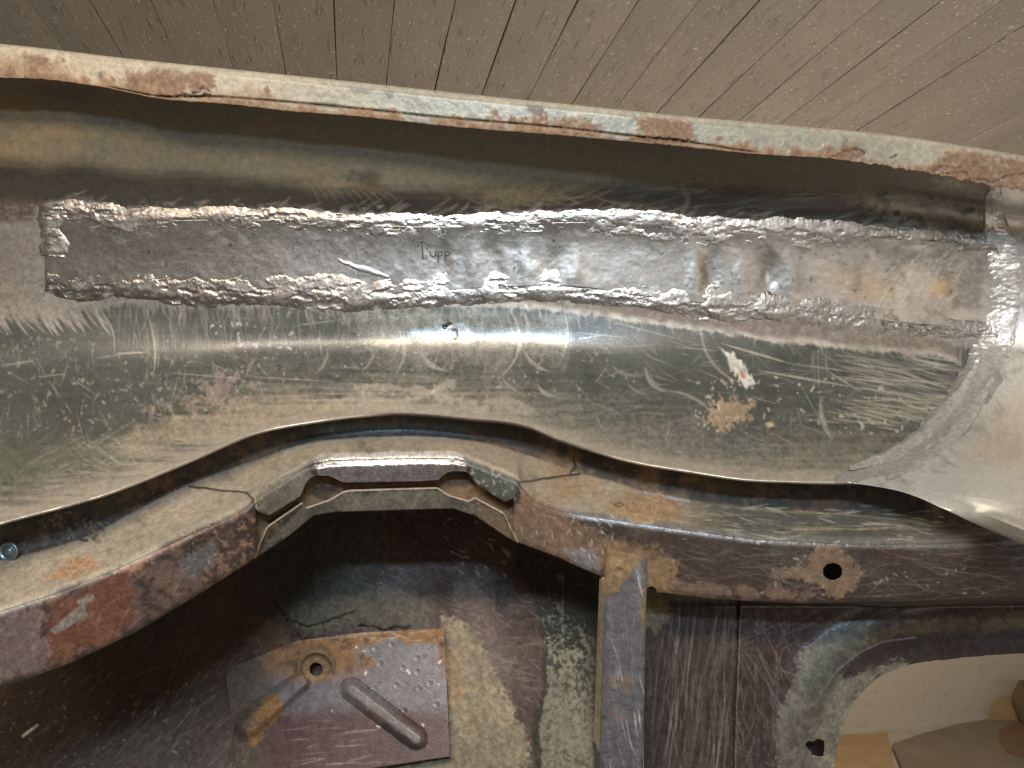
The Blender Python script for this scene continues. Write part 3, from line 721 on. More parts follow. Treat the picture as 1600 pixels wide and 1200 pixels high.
bead('weld_bead', [76, 80, 78, 84, 82], [318, 340, 360, 382, 400], lin([(0, 20), (.3, 26), (.5, 17), (.8, 26), (1, 22)]), 3, lin([(0, .8), (1, .7)]), patch, outer=1, hgt=3.2, color=(0.40, 0.36, 0.32))

# ---- end panel --------------------------------------------------------------------
E_ = Canvas((0.58, 0.54, 0.485), 0.42, 0.55)
E_.vary(N_L, .3); E_.vary(N_M, .12)
poly(E_, [(1555, 330), (1620, 330), (1620, 540), (1580, 545), (1568, 470)], (0.30, 0.27, 0.25), .42, .8, soft=14, warp=12, op=.7)
poly(E_, [(1500, 720), (1530, 660), (1560, 620), (1640, 600), (1640, 720), (1560, 730)], (0.62, 0.51, 0.36), .42, .6, soft=22, warp=18, op=.6)
for k in range(120):
    t_ = random.uniform(.1, .95); i_ = int(t_ * 11); p_ = wc[i_] + (wc[min(i_ + 1, 11)] - wc[i_]) * random.random()
    a_ = math.radians(random.gauss(-25 if t_ < .5 else 30, 25)); L_ = random.uniform(12, 46); o_ = random.uniform(10, 40)
    line(E_, arc((p_[0] + o_, p_[1] + o_ * .5 * (t_ > .5)), (p_[0] + o_ + math.cos(a_) * L_, p_[1] + o_ * .5 * (t_ > .5) + math.sin(a_) * L_), .08), random.uniform(2, 6), random.choice(((0.72, 0.67, 0.6), (0.34, 0.31, 0.28))), .38, .7, op=random.uniform(.15, .5), taper=True, soft=2.5)
scratches(E_, (1560, 330, 1640, 600), 120, 85, 10, (14, 60), (0.36, 0.33, 0.3), .5, 1.4, seed=53)
scratches(E_, (1480, 640, 1640, 740), 120, -50, 14, (14, 50), (0.62, 0.56, 0.46), .4, 1.2, seed=51)
scratches(E_, (1400, 735, 1640, 790), 60, 8, 4, (20, 70), (0.64, 0.6, 0.52), .5, 2.0, seed=52)
line(E_, [(1572, 535), (1586, 545), (1610, 560)], 4, (0.8, 0.76, 0.7), .3, 1)
poly(E_, [(1420, 765), (1470, 768), (1550, 782), (1640, 805), (1640, 920), (1500, 830), (1440, 785)], (0.78, 0.73, 0.65), .22, .6, soft=3, warp=2, inner=0)
E_.h += 0.5 * roll(N_L, 3) + 0.05 * N_S * ss(.3, .42, E_.rough)
tt = np.linspace(0, 1, 300)
wl = np.concatenate([[0], np.cumsum(np.hypot(*np.diff(wc, axis=0).T))]); wl /= wl[-1]
lx, ly = np.interp(tt, wl, wc[:, 0]), np.interp(tt, wl, wc[:, 1])
# right boundary: down the frame's right side, then back along the cut edge
rb = np.array([(1712, 285), (1712, 420), (1712, 560), (1712, 720), (1712, edge(1712)), (1650, edge(1650)), (1600, edge(1600)), (1527, edge(1527)), (1472, edge(1472)), (1418, edge(1418)), (1355, edge(1355)), (1302, edge(1302))])
rl = np.linspace(0, 1, len(rb))
rx, ry = np.interp(tt, rl, rb[:, 0]), np.interp(tt, rl, rb[:, 1])
m_ = tt > rl[4]; ry[m_] = edge(rx[m_])
X, Y, _ = loft([(lx, ly, 0), (rx, ry, 0)], [110])
D = skin_depth(X, np.minimum(Y, edge(X) - .01)) - 0.0016
# rolled flange along the cut edge: curls down and forward
fold = curve([(1290, 740), (1380, 756), (1439, 768), (1490, 776), (1549, 788), (1600, 812), (1690, 850), (1900, 942)])(X)
dy = np.clip(Y - fold, 0, None)
D = D + 0.000014 * dy ** 2
endp = part(sheet('end_panel', (X, Y, D), E_, M_STEEL, thick=0.002))
endp['label'] = 'new bare steel end piece with a polished rolled edge'
bead('weld_bead', lx[::4], ly[::4], curve([(0, 10), (.08, 16), (.18, 27), (.35, 29), (.55, 32), (.75, 26), (.9, 16), (1, 6)]), 4, lin([(0, .5), (.3, .25), (.6, .9), (1, .7)]), endp, metal=.6, hgt=3.0, color=(0.55, 0.51, 0.46), dull=lin([(0, .6), (.1, 0), (.4, 0), (.55, .4), (1, .25)]))

gx_, gy_ = np.gradient(lx), np.gradient(ly); gl_ = np.hypot(gx_, gy_)
for off, a0, a1, sd_ in ((15, 140, 285, 5), (-17, 150, 262, 6)):         # two ridges of the double run at the corner
    bead('weld_bead', (lx - gy_ / gl_ * off)[a0:a1:4], (ly + gx_ / gl_ * off)[a0:a1:4], lin([(0, 5), (.3, 12), (.7, 11), (1, 4)]), sd_, lin([(0, .8), (1, .9)]), endp, metal=.6, hgt=6.0, color=(0.54, 0.50, 0.45))

# ---- folded rim at the top ------------------------------------------------------------
LP = Canvas((0.36, 0.315, 0.225), 0.42)
gl = ss(300, 700, xx + 60 * N_L) * ss(1500, 1250, xx)
LP.put(ss(700, 0, xx + 80 * N_L) * .8, (0.44, 0.345, 0.23), 0.42)
LP.put(gl * .75, (0.24, 0.237, 0.18), 0.34)
LP.vary(N_M, .2); LP.vary(N_H, .12)
lt = lip_top(_gi).astype(np.float32)[None]; lb = lip_bot(_gi).astype(np.float32)[None]; lsm = lip_seam(_gi).astype(np.float32)[None]
fr = (yy - lt) / (lb - lt)
LP.put(ss(.15, .6, fr + .55 * N_M + .35 * N_S + .35 * N_L - .45 + .35 * ss(400, 0, xx)) * .8, (0.30, 0.185, 0.10), 0.75, 0, .35)
LP.put(ss(.1, .55, N_S + .7 * N_M + .8 * (fr - .75)) * .85, (0.22, 0.115, 0.07), 0.85, 0, .2)
for pp in ([(190, 120), (245, 108), (330, 118), (340, 140), (270, 148), (210, 140)], [(995, 185), (1050, 178), (1080, 195), (1085, 222), (1010, 225)], [(1290, 238), (1320, 222), (1352, 236), (1345, 252)],
           [(1450, 262), (1480, 240), (1540, 236), (1620, 250), (1620, 305), (1540, 292)], [(850, 195), (905, 185), (940, 200), (930, 215)], [(45, 88), (85, 92), (75, 105), (50, 100)], [(1265, 196), (1293, 198), (1290, 206), (1266, 204)]):
    poly(LP, pp, (0.28, 0.175, 0.10), .85, h=.5, soft=3, warp=10, n=N_S, nf=N_F, op=.9)
    poly(LP, pp, (0.16, 0.085, 0.06), .9, h=-.4, soft=4, warp=-14, n=roll(N_S, 5), op=.45)
for pp in ([(152, 112), (165, 110), (164, 121), (154, 120)], [(600, 142), (616, 140), (615, 155), (607, 158)], [(545, 135), (585, 140), (580, 146), (548, 144)], [(640, 155), (655, 147), (652, 155)], [(825, 166), (850, 166), (846, 176), (828, 175)]):
    poly(LP, pp, (0.10, 0.105, 0.085), .5, soft=2, warp=4, op=.75)
# split between the two layers of the hem, and rust bites
sx_ = np.arange(150, 1190, 6.0)
LP.put(np.exp(-((yy - lsm) / (1.1 + .9 * ss(-.2, .5, roll(N_M, 2)))) ** 2) * ss(165, 185, xx) * ss(1200, 1160, xx), (0.035, 0.02, 0.014), .9, 0, -2.2)
for pts_, w_ in (([(245, 151), (290, 150), (330, 152)], 5), ([(300, 145), (318, 138), (330, 144)], 2), ([(990, 214), (1030, 218), (1073, 222)], 4.5), (arc((1306, 246), (1350, 242), -.22), 2),
                 ([(1390, 250), (1398, 242)], 4), (arc((1458, 270), (1508, 266), -.2), 1.6), (arc((1472, 274), (1515, 274), -.12), 2), ([(1525, 282), (1555, 284), (1580, 276), (1610, 268)], 2.4), ([(40, 122), (90, 128)], 3)):
    line(LP, pts_, w_, (0.06, 0.034, 0.022), .9, 0, -1.4, jit=7, op=.85)
LP.put(ss(.62, 1.0, fr + .3 * N_S + .25 * N_M) * .6, (0.24, 0.135, 0.07), .85, 0, .2)
LP.put(ss(.22, .08, fr) * .6, (0.42, 0.37, 0.28), .28)  # highlight on the rolled top edge, painted lighter and smoother
specks(LP, (0, 80, 1600, 290), 160, (0.55, 0.47, 0.34), (1.2, 3), .5, .2, seed=61)
LP.col *= .88; LP.vary(N_F, .25); LP.h += (.45 * N_S + .3 * N_F) * (.4 + ss(.45, .75, LP.rough)) + .3 * N_M
jag = (0.6 + 4.2 * ss(1240, 1470, XS)) * (roll(N_S, 8)[300, (XS + OFF).astype(int)] + .7 * roll(N_F, 1)[300, (XS + OFF).astype(int)])
t_, b_2, s_2 = lip_top(XS), lip_bot(XS) + jag, lip_seam(XS)
d0 = 0.600 + 0 * XS
rows = [(XS, t_ + 9, d0 + .020), (XS, t_ + 2, d0 + .012), (XS, t_, d0 + .006), (XS, t_ + 3, d0 + .0015), (XS, t_ + 11, d0), (XS, s_2 - 4, d0 + .001), (XS, np.minimum(s_2 + 5, b_2 - 1), d0 + .0012), (XS, b_2, d0 + .002), (XS, b_2 - 3, d0 + .008), (XS, b_2 - 7, d0 + .022)]
part(sheet('folded_rim', loft(rows, [5, 4, 5, 7, 18, 6, 6, 5, 5], k=2), LP, M_LIP, thick=0))['label'] = 'rust stained folded rim with flaking lower edge'

# ================================================================== beam under the skin
e = edge(XS)
ed = floor_d(e) - end_fwd(XS, e)
b1 = curve([(-80, 900), (0, 876), (52, 864), (140, 836), (227, 790), (290, 759), (385, 724), (490, 690), (560, 684), (677, 683), (765, 694), (835, 715), (895, 736), (957, 752), (1010, 769), (1076, 781), (1180, 796), (1320, 804), (1460, 817), (1600, 836), (1700, 850)])
b2 = lin_out([(-80, 985), (0, 951), (87, 923), (175, 888), (266, 846), (350, 808), (388, 788), (398, 776), (440, 750), (476, 727), (490, 720), (515, 715), (620, 712), (711, 712), (727, 716), (770, 733), (809, 749), (816, 762), (837, 781), (865, 791), (905, 801), (975, 811), (1080, 826), (1180, 839), (1320, 846), (1460, 846), (1600, 838), (1700, 826)])
b3 = lin_out([(-80, 1106), (0, 1077), (105, 1039), (210, 990), (315, 927), (399, 873), (445, 843), (490, 806), (520, 801), (709, 795), (744, 808), (800, 845), (870, 871), (912, 890), (940, 902), (1010, 925), (1040, 928), (1110, 937), (1250, 944), (1390, 941), (1600, 929), (1700, 922)])
def sm1(v, k=5):
    for _ in range(k): v = np.concatenate([[v[0]], .25*v[:-2] + .5*v[1:-1] + .25*v[2:], [v[-1]]])
    return v
beam_d = curve([(-80, .445), (0, .457), (200, .487), (388, .528), (490, .553), (620, .560), (725, .553), (812, .537), (900, .532), (1080, .521), (1250, .512), (1460, .505), (1700, .496)])
B1, B2, B3 = b1(XS), sm1(b2(XS), 4), sm1(b3(XS), 4)
bdep = beam_d(XS)
b1d = np.maximum(ed + .026, bdep + .03)
BC = Canvas((0.15, 0.13, 0.095), 0.55)
BC.vary(N_M, .3)
B1c, B2c, B3c = [np.interp(_gi, XS, v).astype(np.float32)[None] for v in (B1, B2, B3)]
topm = ss(-2, 3, yy - B1c) * ss(4, -3, yy - B2c)
frm = ss(-3, 4, yy - B2c)
gut = ss(3, -3, yy - B1c)
# gutter wall: dark paint and rust
BC.put(gut, (0.042, 0.034, 0.027), .68)
BC.put(gut * ss(0, .5, N_S + .6 * N_M), (0.12, 0.07, 0.04), .75)
BC.put(gut * ss(820, 900, xx) * ss(1240, 1000, xx) * ss(-.4, .3, N_M + .4 * N_S), (0.20, 0.13, 0.07), .8)
BC.put(gut * ss(480, 520, xx) * ss(760, 700, xx) * np.exp(-((yy - B1c + 13) / 9) ** 2), (0.085, 0.105, 0.11), .25, .2)
# dust on the top face
tf = (yy - B1c) / np.maximum(B2c - B1c, 5)
BC.put(topm * ss(-.75, .1, N_M * .5 + .35 * N_L + .3 * N_S), (0.33, 0.27, 0.195), .85)
BC.put(topm * ss(.55, .95, tf + .3 * N_M) * ss(880, 300, np.abs(xx - 300) + 500) * .6, (0.17, 0.165, 0.12), .5)
BC.put(topm * ss(800, 900, xx) * ss(-.1, .4, N_M + .3 * N_L + .2), (0.27, 0.175, 0.095), .8)
BC.put(topm * ss(1020, 1160, xx) * ss(-.5, .2, N_H + .5 * N_M + .25), (0.098, 0.099, 0.080), .42)
BC.put(topm * ss(1400, 1500, xx) * .8, (0.035, 0.032, 0.026), .5)
poly(BC, [(70, 905), (100, 878), (140, 872), (160, 890), (120, 905)], (0.36, 0.20, 0.10), .8, soft=6, warp=12)
# front face
BC.put(frm, (0.050, 0.034, 0.026), .42)
BC.put(frm * ss(-.1, .5, roll(N_M, 8) + .5 * N_S + .4 * roll(N_L, 5)) * ss(760, 900, xx) * .55, (0.075, 0.062, 0.042), .6)
BC.put(frm * ss(.05, .5, N_M + .5 * N_L + .3 * N_S) * ss(520, 380, xx), (0.185, 0.10, 0.052), .8, 0, .2)
BC.put(frm * ss(-.05, .3, N_S + .6 * roll(N_M, 9) + .4 * N_F) * ss(250, 330, xx) * ss(430, 400, xx), (0.19, 0.105, 0.05), .85, 0, .3)
BC.put(frm * ss(-.2, .35, roll(N_S, 4) + .7 * roll(N_M, 3)) * ss(420, 300, xx) * .8, (0.125, 0.075, 0.055), .7)
poly(BC, [(68, 975), (90, 940), (200, 880), (215, 960), (165, 1000), (75, 1040)], (0.135, 0.05, 0.027), .48, soft=7, warp=16, op=.95, inner=.35)
poly(BC, [(75, 985), (128, 945), (138, 960), (88, 992)], (0.19, 0.16, 0.13), .45, soft=2, warp=4)
poly(BC, [(118, 940), (140, 925), (150, 935), (130, 950)], (0.25, 0.21, 0.17), .45, soft=2, warp=4)
poly(BC, [(-80, 950), (60, 945), (75, 1000), (70, 1050), (-80, 1090)], (0.15, 0.105, 0.09), .5, soft=6, warp=22)
poly(BC, [(285, 870), (340, 840), (342, 885), (300, 905), (275, 900)], (0.11, 0.10, 0.095), .45, soft=3, warp=9)
poly(BC, [(175, 895), (270, 848), (330, 820), (320, 830), (200, 895)], (0.42, 0.22, 0.14), .5, soft=4, warp=6, op=.7)
poly(BC, [(800, 790), (850, 795), (900, 830), (940, 880), (930, 905), (800, 850)], (0.145, 0.088, 0.055), .85, soft=8, warp=14, h=.2)
poly(BC, [(810, 760), (880, 790), (960, 850), (950, 890), (860, 860), (815, 800)], (0.17, 0.10, 0.06), .9, soft=6, warp=16, nf=N_F, op=.8)
poly(BC, [(885, 862), (930, 855), (938, 890), (900, 885)], (0.17, 0.16, 0.16), .45, soft=4, warp=8, op=.8)
poly(BC, [(930, 850), (1010, 850), (1055, 880), (1050, 925), (1015, 930), (950, 900)], (0.19, 0.115, 0.055), .85, soft=6, warp=16, h=.2)
poly(BC, [(1262, 870), (1290, 850), (1318, 848), (1330, 880), (1348, 890), (1335, 918), (1318, 936), (1288, 934), (1282, 910), (1210, 905), (1205, 888), (1265, 885)], (0.175, 0.11, 0.062), .9, soft=2, warp=8, h=.35, n=N_S, nf=N_F)
poly(BC, [(1040, 905), (1140, 915), (1280, 925), (1270, 938), (1060, 930)], (0.20, 0.12, 0.07), .7, soft=3, warp=10, op=.6, breakup=10)
# the hump between: highlight painted along the fold, worn paint on both lips of the slot
hump = [(492, 722), (515, 712), (620, 707), (711, 708), (726, 718), (728, 742), (690, 752), (540, 758), (500, 745)]
poly(BC, hump, (0.36, 0.32, 0.31), .22, .75, soft=4, warp=5, inner=.2)
poly(BC, [(500, 722), (520, 711), (620, 706), (711, 707), (722, 716), (700, 721), (560, 728)], (0.78, 0.74, 0.68), .24, .6, soft=3, warp=3, inner=.1)
poly(BC, [(520, 735), (600, 732), (720, 728), (700, 752), (530, 756)], (0.17, 0.13, 0.13), .25, .5, soft=4, warp=10, n=N_S, op=.75)
poly(BC, [(400, 770), (480, 728), (492, 745), (470, 778), (425, 806), (400, 798)], (0.13, 0.11, 0.08), .6, soft=3, warp=8)
poly(BC, [(727, 718), (812, 752), (808, 775), (788, 786), (745, 755)], (0.075, 0.078, 0.062), .45, soft=3, warp=8)
specks(BC, (735, 725, 808, 780), 24, (0.36, 0.33, 0.27), (2, 4), .7, seed=71)
poly(BC, [(400, 870), (470, 790), (540, 770), (690, 765), (800, 805), (806, 850), (744, 806), (520, 801), (440, 843)], (0.13, 0.115, 0.085), .5, soft=3, warp=7)
poly(BC, [(740, 780), (800, 815), (806, 850), (745, 806)], (0.16, 0.105, 0.06), .8, soft=4, warp=8)
foldm = np.exp(-((yy - B2c - 1) / 7) ** 2)  # fold worn pale, with its highlight line painted in
BC.put(foldm * ss(850, 930, xx) * ss(1500, 1400, xx), (0.15, 0.14, 0.125), .2, .15)
BC.put(foldm * ss(400, 330, xx) * ss(-.3, .3, N_M + .2), (0.36, 0.30, 0.22), .4)
line(BC, [(440, 706), (490, 691), (560, 685), (640, 684), (700, 686)], 3.2, (0.42, 0.42, 0.40), .25, .2, 0, op=.7, jit=1)  # highlight line at the foot of the gutter wall, painted in
line(BC, [(1008, 770), (1040, 777), (1076, 783)], 3.5, (0.50, 0.52, 0.53), .25, .4, 0, op=.9, jit=.8)
# seams, scratches
line(BC, [(401, 868), (406, 849), (418, 822), (472, 786)], 2.6, (0.42, 0.34, 0.24), .5, 0, 0, op=.8, jit=1)
line(BC, [(480, 793), (515, 781), (535, 769), (546, 766), (683, 762), (692, 767), (702, 774), (732, 783), (742, 777), (788, 802), (798, 823), (808, 846)], 2.6, (0.42, 0.34, 0.24), .5, 0, 0, op=.8, jit=1)
DKL = (0.04, 0.026, 0.018)
line(BC, [(296, 760), (340, 765), (385, 770), (395, 780)], 3, DKL, .9, 0, -1.2, jit=1.5)
line(BC, [(812, 754), (850, 748), (905, 740)], 3, DKL, .9, 0, -1.0, jit=1.5)
line(BC, [(893, 738), (900, 728), (896, 720)], 3, DKL, .9, 0, -1, jit=3)
line(BC, [(398, 776), (402, 800), (404, 845), (399, 872)], 2.5, (0.30, 0.21, 0.12), .7, 0, .4, jit=1)
scratches(BC, (1040, 850, 1600, 935), 220, 3, 14, (16, 90), (0.15, 0.115, 0.095), .6, 1.3, seed=72)
scratches(BC, (1060, 790, 1480, 845), 70, 4, 8, (8, 50), (0.38, 0.35, 0.27), .7, 2.0, seed=73)
scratches(BC, (-60, 880, 400, 1060), 150, -30, 20, (10, 50), (0.30, 0.18, 0.12), .45, 1.1, seed=74)
scratches(BC, (830, 800, 960, 870), 30, 70, 30, (6, 18), (0.5, 0.46, 0.38), .7, 1.6, seed=75)
specks(BC, (-60, 760, 900, 900), 200, (0.42, 0.36, 0.27), (1, 2.4), .5, .1, seed=76)
specks(BC, (1180, 840, 1600, 930), 30, (0.4, 0.35, 0.28), (1.4, 3.5), .6, seed=77)
specks(BC, (10, 800, 160, 845), 60, (0.012, 0.010, 0.008), (2, 7), .8, .4, seed=78)
specks(BC, (60, 800, 160, 840), 40, (0.22, 0.19, 0.14), (1.4, 4), .6, .2, seed=79)
poly(BC, [(955, 790), (1030, 770), (1060, 800), (1000, 818)], (0.30, 0.19, 0.10), .85, soft=6, warp=14)
line(BC, [(960, 788), (970, 785), (974, 789), (966, 792), (960, 788)], 2, (0.12, 0.07, 0.04), .8, 0, .8)
BC.vary(N_F, .25); BC.h += (.22 * N_S + .16 * N_F) * (1 - .85 * topm)

zero = 0 * XS
# gutter wall and dusty top face
rows = [(XS, e - 16, b1d + .004), (XS, B1 - 10, b1d + .003), (XS, B1, b1d), (XS, B2 - 8, bdep + .0050), (XS, B2 - 2, bdep + .0016), (XS, B2 + 4, bdep)]
Gt = loft(rows, [30, 10, 52, 6, 5], k=9)
beam = part(sheet('crossbeam', Gt, BC, M_BEAM, thick=0))
beam['label'] = 'dusty curved beam with a humped middle below the skin'
def sub(o, parent):
    o.parent = parent; o.matrix_parent_inverse = parent_inv; return o
# front faces either side of the hump
def front(x0, x1, keep_hole=False):
    m = (XS >= x0) & (XS <= x1); x = np.concatenate([[x0], XS[m], [x1]])
    f = lambda v: np.interp(x, XS, v)
    rows = [(x, f(B2) - 3, f(bdep) + .0040), (x, f(B2) + 2, f(bdep) + .0008), (x, f(B2) + 11, f(bdep) - .0006), (x, f(B3) - 8, f(bdep) + .004), (x, f(B3), f(bdep) + .006), (x, f(B3) - 4, f(bdep) + .012), (x, f(B3) - 9, f(bdep) + .05)]
    g = loft(rows, [5, 6, 58, 7, 5, 8], k=3)
    keep = None
    if keep_hole: keep = ((((g[0] - 1301) / 14.5) ** 2 + ((g[1] - 893) / 12.5) ** 2 > 1) & (((g[0] - 1018) / 7) ** 2 + ((g[1] - 925) / 7.5) ** 2 > 1)) | (g[2] > np.interp(g[0], x, f(bdep)) + .02)
    return sub(sheet('front_face', g, BC, M_BEAM, thick=.002, keep=keep), beam)
front(-300, 399)['label'] = 'rusty front of the beam with a bare red primer patch'
front(803, 1718, True)['label'] = 'brown scratched front of the beam with a round bolt hole'
Ubot = lin([(396, 790), (404, 800), (420, 806), (469, 776), (478, 755), (484, 747), (492, 743), (513, 743), (522, 747), (536, 754), (655, 752), (685, 750), (692, 743), (700, 738), (711, 736), (728, 737), (736, 744), (742, 755), (788, 785), (803, 778), (812, 764)])
Ltop = lin([(399, 872), (405, 850), (417, 822), (471, 784), (480, 792), (515, 780), (534, 768), (545, 765), (683, 761), (690, 765), (700, 772), (732, 782), (742, 776), (788, 801), (798, 822), (809, 848)])
xh = np.arange(396, 813, 1.1)
fb = lambda v: np.interp(xh, XS, v)
ub = sm1(Ubot(xh), 3)
hm = ss(470, 500, xh) * ss(745, 715, xh)
rows = [(xh, fb(B2) - 4, fb(bdep) + .0045), (xh, fb(B2) + 2 + 3 * hm, fb(bdep) + .0010), (xh, np.minimum(fb(B2) + 9 + 5 * hm, ub - 3), fb(bdep) - .0012), (xh, ub, fb(bdep) - .0004)]
sub(sheet('slot_hood', loft(rows, [8, 10, 26], k=6), BC, M_BEAM, thick=.0035), beam)['label'] = 'shiny worn hood over the slot'
xl = np.arange(399, 810, 1.1)
fl_ = lambda v: np.interp(xl, XS, v)
lt_ = sm1(Ltop(xl), 3); lb_ = np.maximum(fl_(B3), lt_ + 1.5)
rows = [(xl, lt_, fl_(bdep) + .0045), (xl, lt_ + 2, fl_(bdep) + .003), (xl, lb_ - 1, fl_(bdep) + .008), (xl, lb_, fl_(bdep) + .012), (xl, lb_ - 6, fl_(bdep) + .05)]
sub(sheet('slot_plate', loft(rows, [3, 34, 4, 6], k=1), BC, M_BEAM, thick=.003), beam)
SB = Canvas((0.17, 0.105, 0.055), .9); SB.vary(N_S, .35); SB.vary(N_F, .3); SB.h += .6 * N_S + .3 * N_M
poly(SB, [(480, 768), (520, 755), (530, 768), (500, 785)], (0.07, 0.045, 0.03), .9, soft=2, warp=8, n=N_S, nf=N_F, h=-1)
rows = [(xh, fb(B2) + 4, fb(bdep) + .016), (xh, np.maximum(fb(B3), fb(B2) + 14) - 4, fb(bdep) + .014)]
sub(sheet('slot_back', loft(rows, [60]), SB, M_BEAM, thick=.001), beam)
xb = np.arange(985, 1420, 8.0); fbb = lambda v: np.interp(xb, XS, v)
sub(sheet('back_wall', loft([(xb, fbb(B2) + 12, fbb(bdep) + .045), (xb, fbb(B3) - 12, fbb(bdep) + .045)], [8]), SB, M_BEAM, thick=.001), beam)
# spot-weld stud on the gutter wall at the left
def lathe(name, cx, cy, d, prof, cv, mat, parent, n=40, sq=1.0, jig=0.0):
    a = np.linspace(0, 2*np.pi, n, endpoint=False)[None]
    r = np.array([p[0] for p in prof])[:, None]; h = np.array([p[1] for p in prof])[:, None]
    jj = 1 + jig * np.sin(a * 3 + 1) * .5 + jig * np.sin(a * 7 + 2) * .5
    X = cx + r * jj * np.cos(a); Y = cy + r * jj * sq * np.sin(a); D = d - h * .001 + 0 * a
    c, rr, mt, hh = cv.sample(X, Y)
    V = P(X, Y, D).reshape(-1, 3); nr = len(prof)
    idx = np.arange(nr * n).reshape(nr, n); idx = np.concatenate([idx, idx[:, :1]], 1)
    F = np.stack([idx[:-1, :-1], idx[:-1, 1:], idx[1:, 1:], idx[1:, :-1]], -1).reshape(-1, 4)
    return sub(raw_mesh(name, V, F, mat, None, (c.reshape(-1, 3), rr.ravel(), mt.ravel())), parent)
ST = Canvas((0.20, 0.23, 0.25), .35, .7); ST.vary(N_S, .25)
dst = float(np.interp(12, XS, b1d))
lathe('stud', 12, 862, dst - .0015, [(17, -2), (16, .6), (12, 1.0), (10, -.2), (8.5, .2), (7, 1.6), (3, 2.2), (.3, 2.3)], ST, M_STEEL, beam)

# ================================================================== inner panel below the beam
DC = Canvas(PURPLE, .42)
DC.vary(N_M, .25)
DC.put(ss(430, 250, xx + 80 * N_L) * .8, (0.060, 0.043, 0.033), .45)
DC.put(ss(.1, .5, N_M + .5 * roll(N_L, 2)) * ss(480, 300, xx) * .5, (0.12, 0.06, 0.035), .7)
# sprayed undercoat mound at the top, grainy, darkened for the shade under the hump
poly(DC, [(430, 800), (600, 800), (606, 860), (594, 900), (590, 935), (640, 945), (622, 985), (540, 975), (470, 990), (430, 965), (410, 900)], (0.045, 0.043, 0.033), .85, h=1.0, soft=2, warp=8, nf=N_F)
poly(DC, [(450, 960), (560, 925), (640, 930), (680, 950), (640, 985), (560, 980), (470, 995)], (0.125, 0.105, 0.072), .9, h=.3, soft=14, warp=14, op=.75)
for pts_ in ([(430, 945), (446, 965), (452, 980), (470, 1000)], [(446, 965), (480, 980), (520, 968), (552, 955)], [(560, 975), (600, 985), (640, 978)]):
    line(DC, pts_, 3, (0.015, 0.011, 0.009), .9, 0, -1, jit=6)
# beige sprayed undercoat between plate and purple strip
poly(DC, [(690, 960), (715, 968), (745, 985), (762, 1030), (785, 1070), (805, 1110), (820, 1150), (830, 1290), (480, 1290), (520, 1210), (702, 1185)], (0.255, 0.205, 0.132), .9, h=.6, soft=4, warp=9, nf=N_F)
poly(DC, [(690, 1020), (710, 1010), (725, 1080), (700, 1120)], (0.30, 0.19, 0.085), .9, soft=8, warp=10, op=.6)
poly(DC, [(600, 1190), (690, 1185), (760, 1130), (820, 1140), (840, 1290), (590, 1290)], (0.17, 0.145, 0.095), .9, soft=14, warp=14, op=.6)
# black and beige mottled strip beside the flange
poly(DC, [(806, 848), (838, 862), (940, 905), (940, 1290), (845, 1290), (832, 1130), (850, 1070), (845, 980), (830, 920), (808, 885)], (0.024, 0.026, 0.019), .6, h=.3, soft=2, warp=4)
mm = ss(-.25, .25, N_S * .45 + .4 * roll(N_M, 3) + 1.0 * N_F + .4 * N_V + .9 * ss(880, 1150, yy) - .55) * ss(806, 850, xx) * ss(945, 900, xx) * ss(.0, .2, 1 - np.abs(xx - 880) / 70)
pm = Canvas((0, 0, 0), 0); poly(pm, [(812, 856), (838, 870), (900, 900), (930, 960), (925, 1290), (850, 1290), (842, 1130), (856, 1070), (850, 980), (834, 920), (812, 885)], (1, 1, 1), soft=2, warp=5, inner=0)
DC.put(mm * pm.col[..., 0], (0.185, 0.168, 0.12), .85, 0, .25)
DC.put(pm.col[..., 0] * ss(1000, 1150, yy + 60 * N_M) * .5, (0.185, 0.16, 0.11), .9)
# purple paint scuffs
scratches(DC, (600, 800, 800, 960), 200, 25, 16, (10, 50), (0.20, 0.155, 0.145), .55, 1.1, seed=81)
scratches(DC, (700, 930, 850, 1110), 150, 12, 25, (10, 44), (0.20, 0.15, 0.13), .6, 1.2, seed=82)
scratches(DC, (690, 805, 800, 900), 30, 40, 20, (6, 16), (0.62, 0.60, 0.58), .8, 1.5, seed=83)
poly(DC, [(705, 910), (740, 905), (770, 940), (775, 1000), (760, 1010), (735, 960), (712, 940)], (0.125, 0.085, 0.065), .7, soft=3, warp=12)
poly(DC, [(770, 905), (795, 910), (793, 960), (776, 955)], (0.025, 0.018, 0.016), .6, soft=2, warp=7)
scratches(DC, (-60, 1000, 400, 1230), 330, -48, 12, (20, 80), (0.19, 0.14, 0.115), .6, 1.2, seed=84)
scratches(DC, (150, 900, 420, 1040), 60, -45, 10, (14, 50), (0.12, 0.085, 0.065), .5, 1.1, seed=85)
line(DC, [(36, 1150), (58, 1133)], 4, (0.7, 0.66, 0.55), .4, op=.9)
specks(DC, (0, 1060, 300, 1200), 60, (0.34, 0.28, 0.22), (1.4, 3.4), .6, seed=86)
poly(DC, [(400, 975), (440, 960), (470, 1010), (430, 1040), (400, 1020)], (0.14, 0.075, 0.035), .8, soft=10, warp=14, op=.7)
DC.vary(N_F, .3)
DC.h += .3 * N_S + .35 * N_F * ss(.3, .9, DC.rough)
xd = np.arange(-300, 942, 1.5)
yt = np.interp(xd, XS, B3) - 40
und = curve([(-80, .60), (150, .655), (400, .668), (600, .660), (800, .625), (940, .585)])(xd)
rows = [(xd, yt, und + .085), (xd, yt * .75 + 1255 * .25, und + .055), (xd, yt * .45 + 1255 * .55, und + .004), (xd, 1255 + 0*xd, und - .045)]
X, Y, D = loft(rows, [60, 95, 120], spline=True)
D = D - .022 * np.exp(-((X - 545) / 75) ** 2 - ((Y - 905) / 70) ** 2)
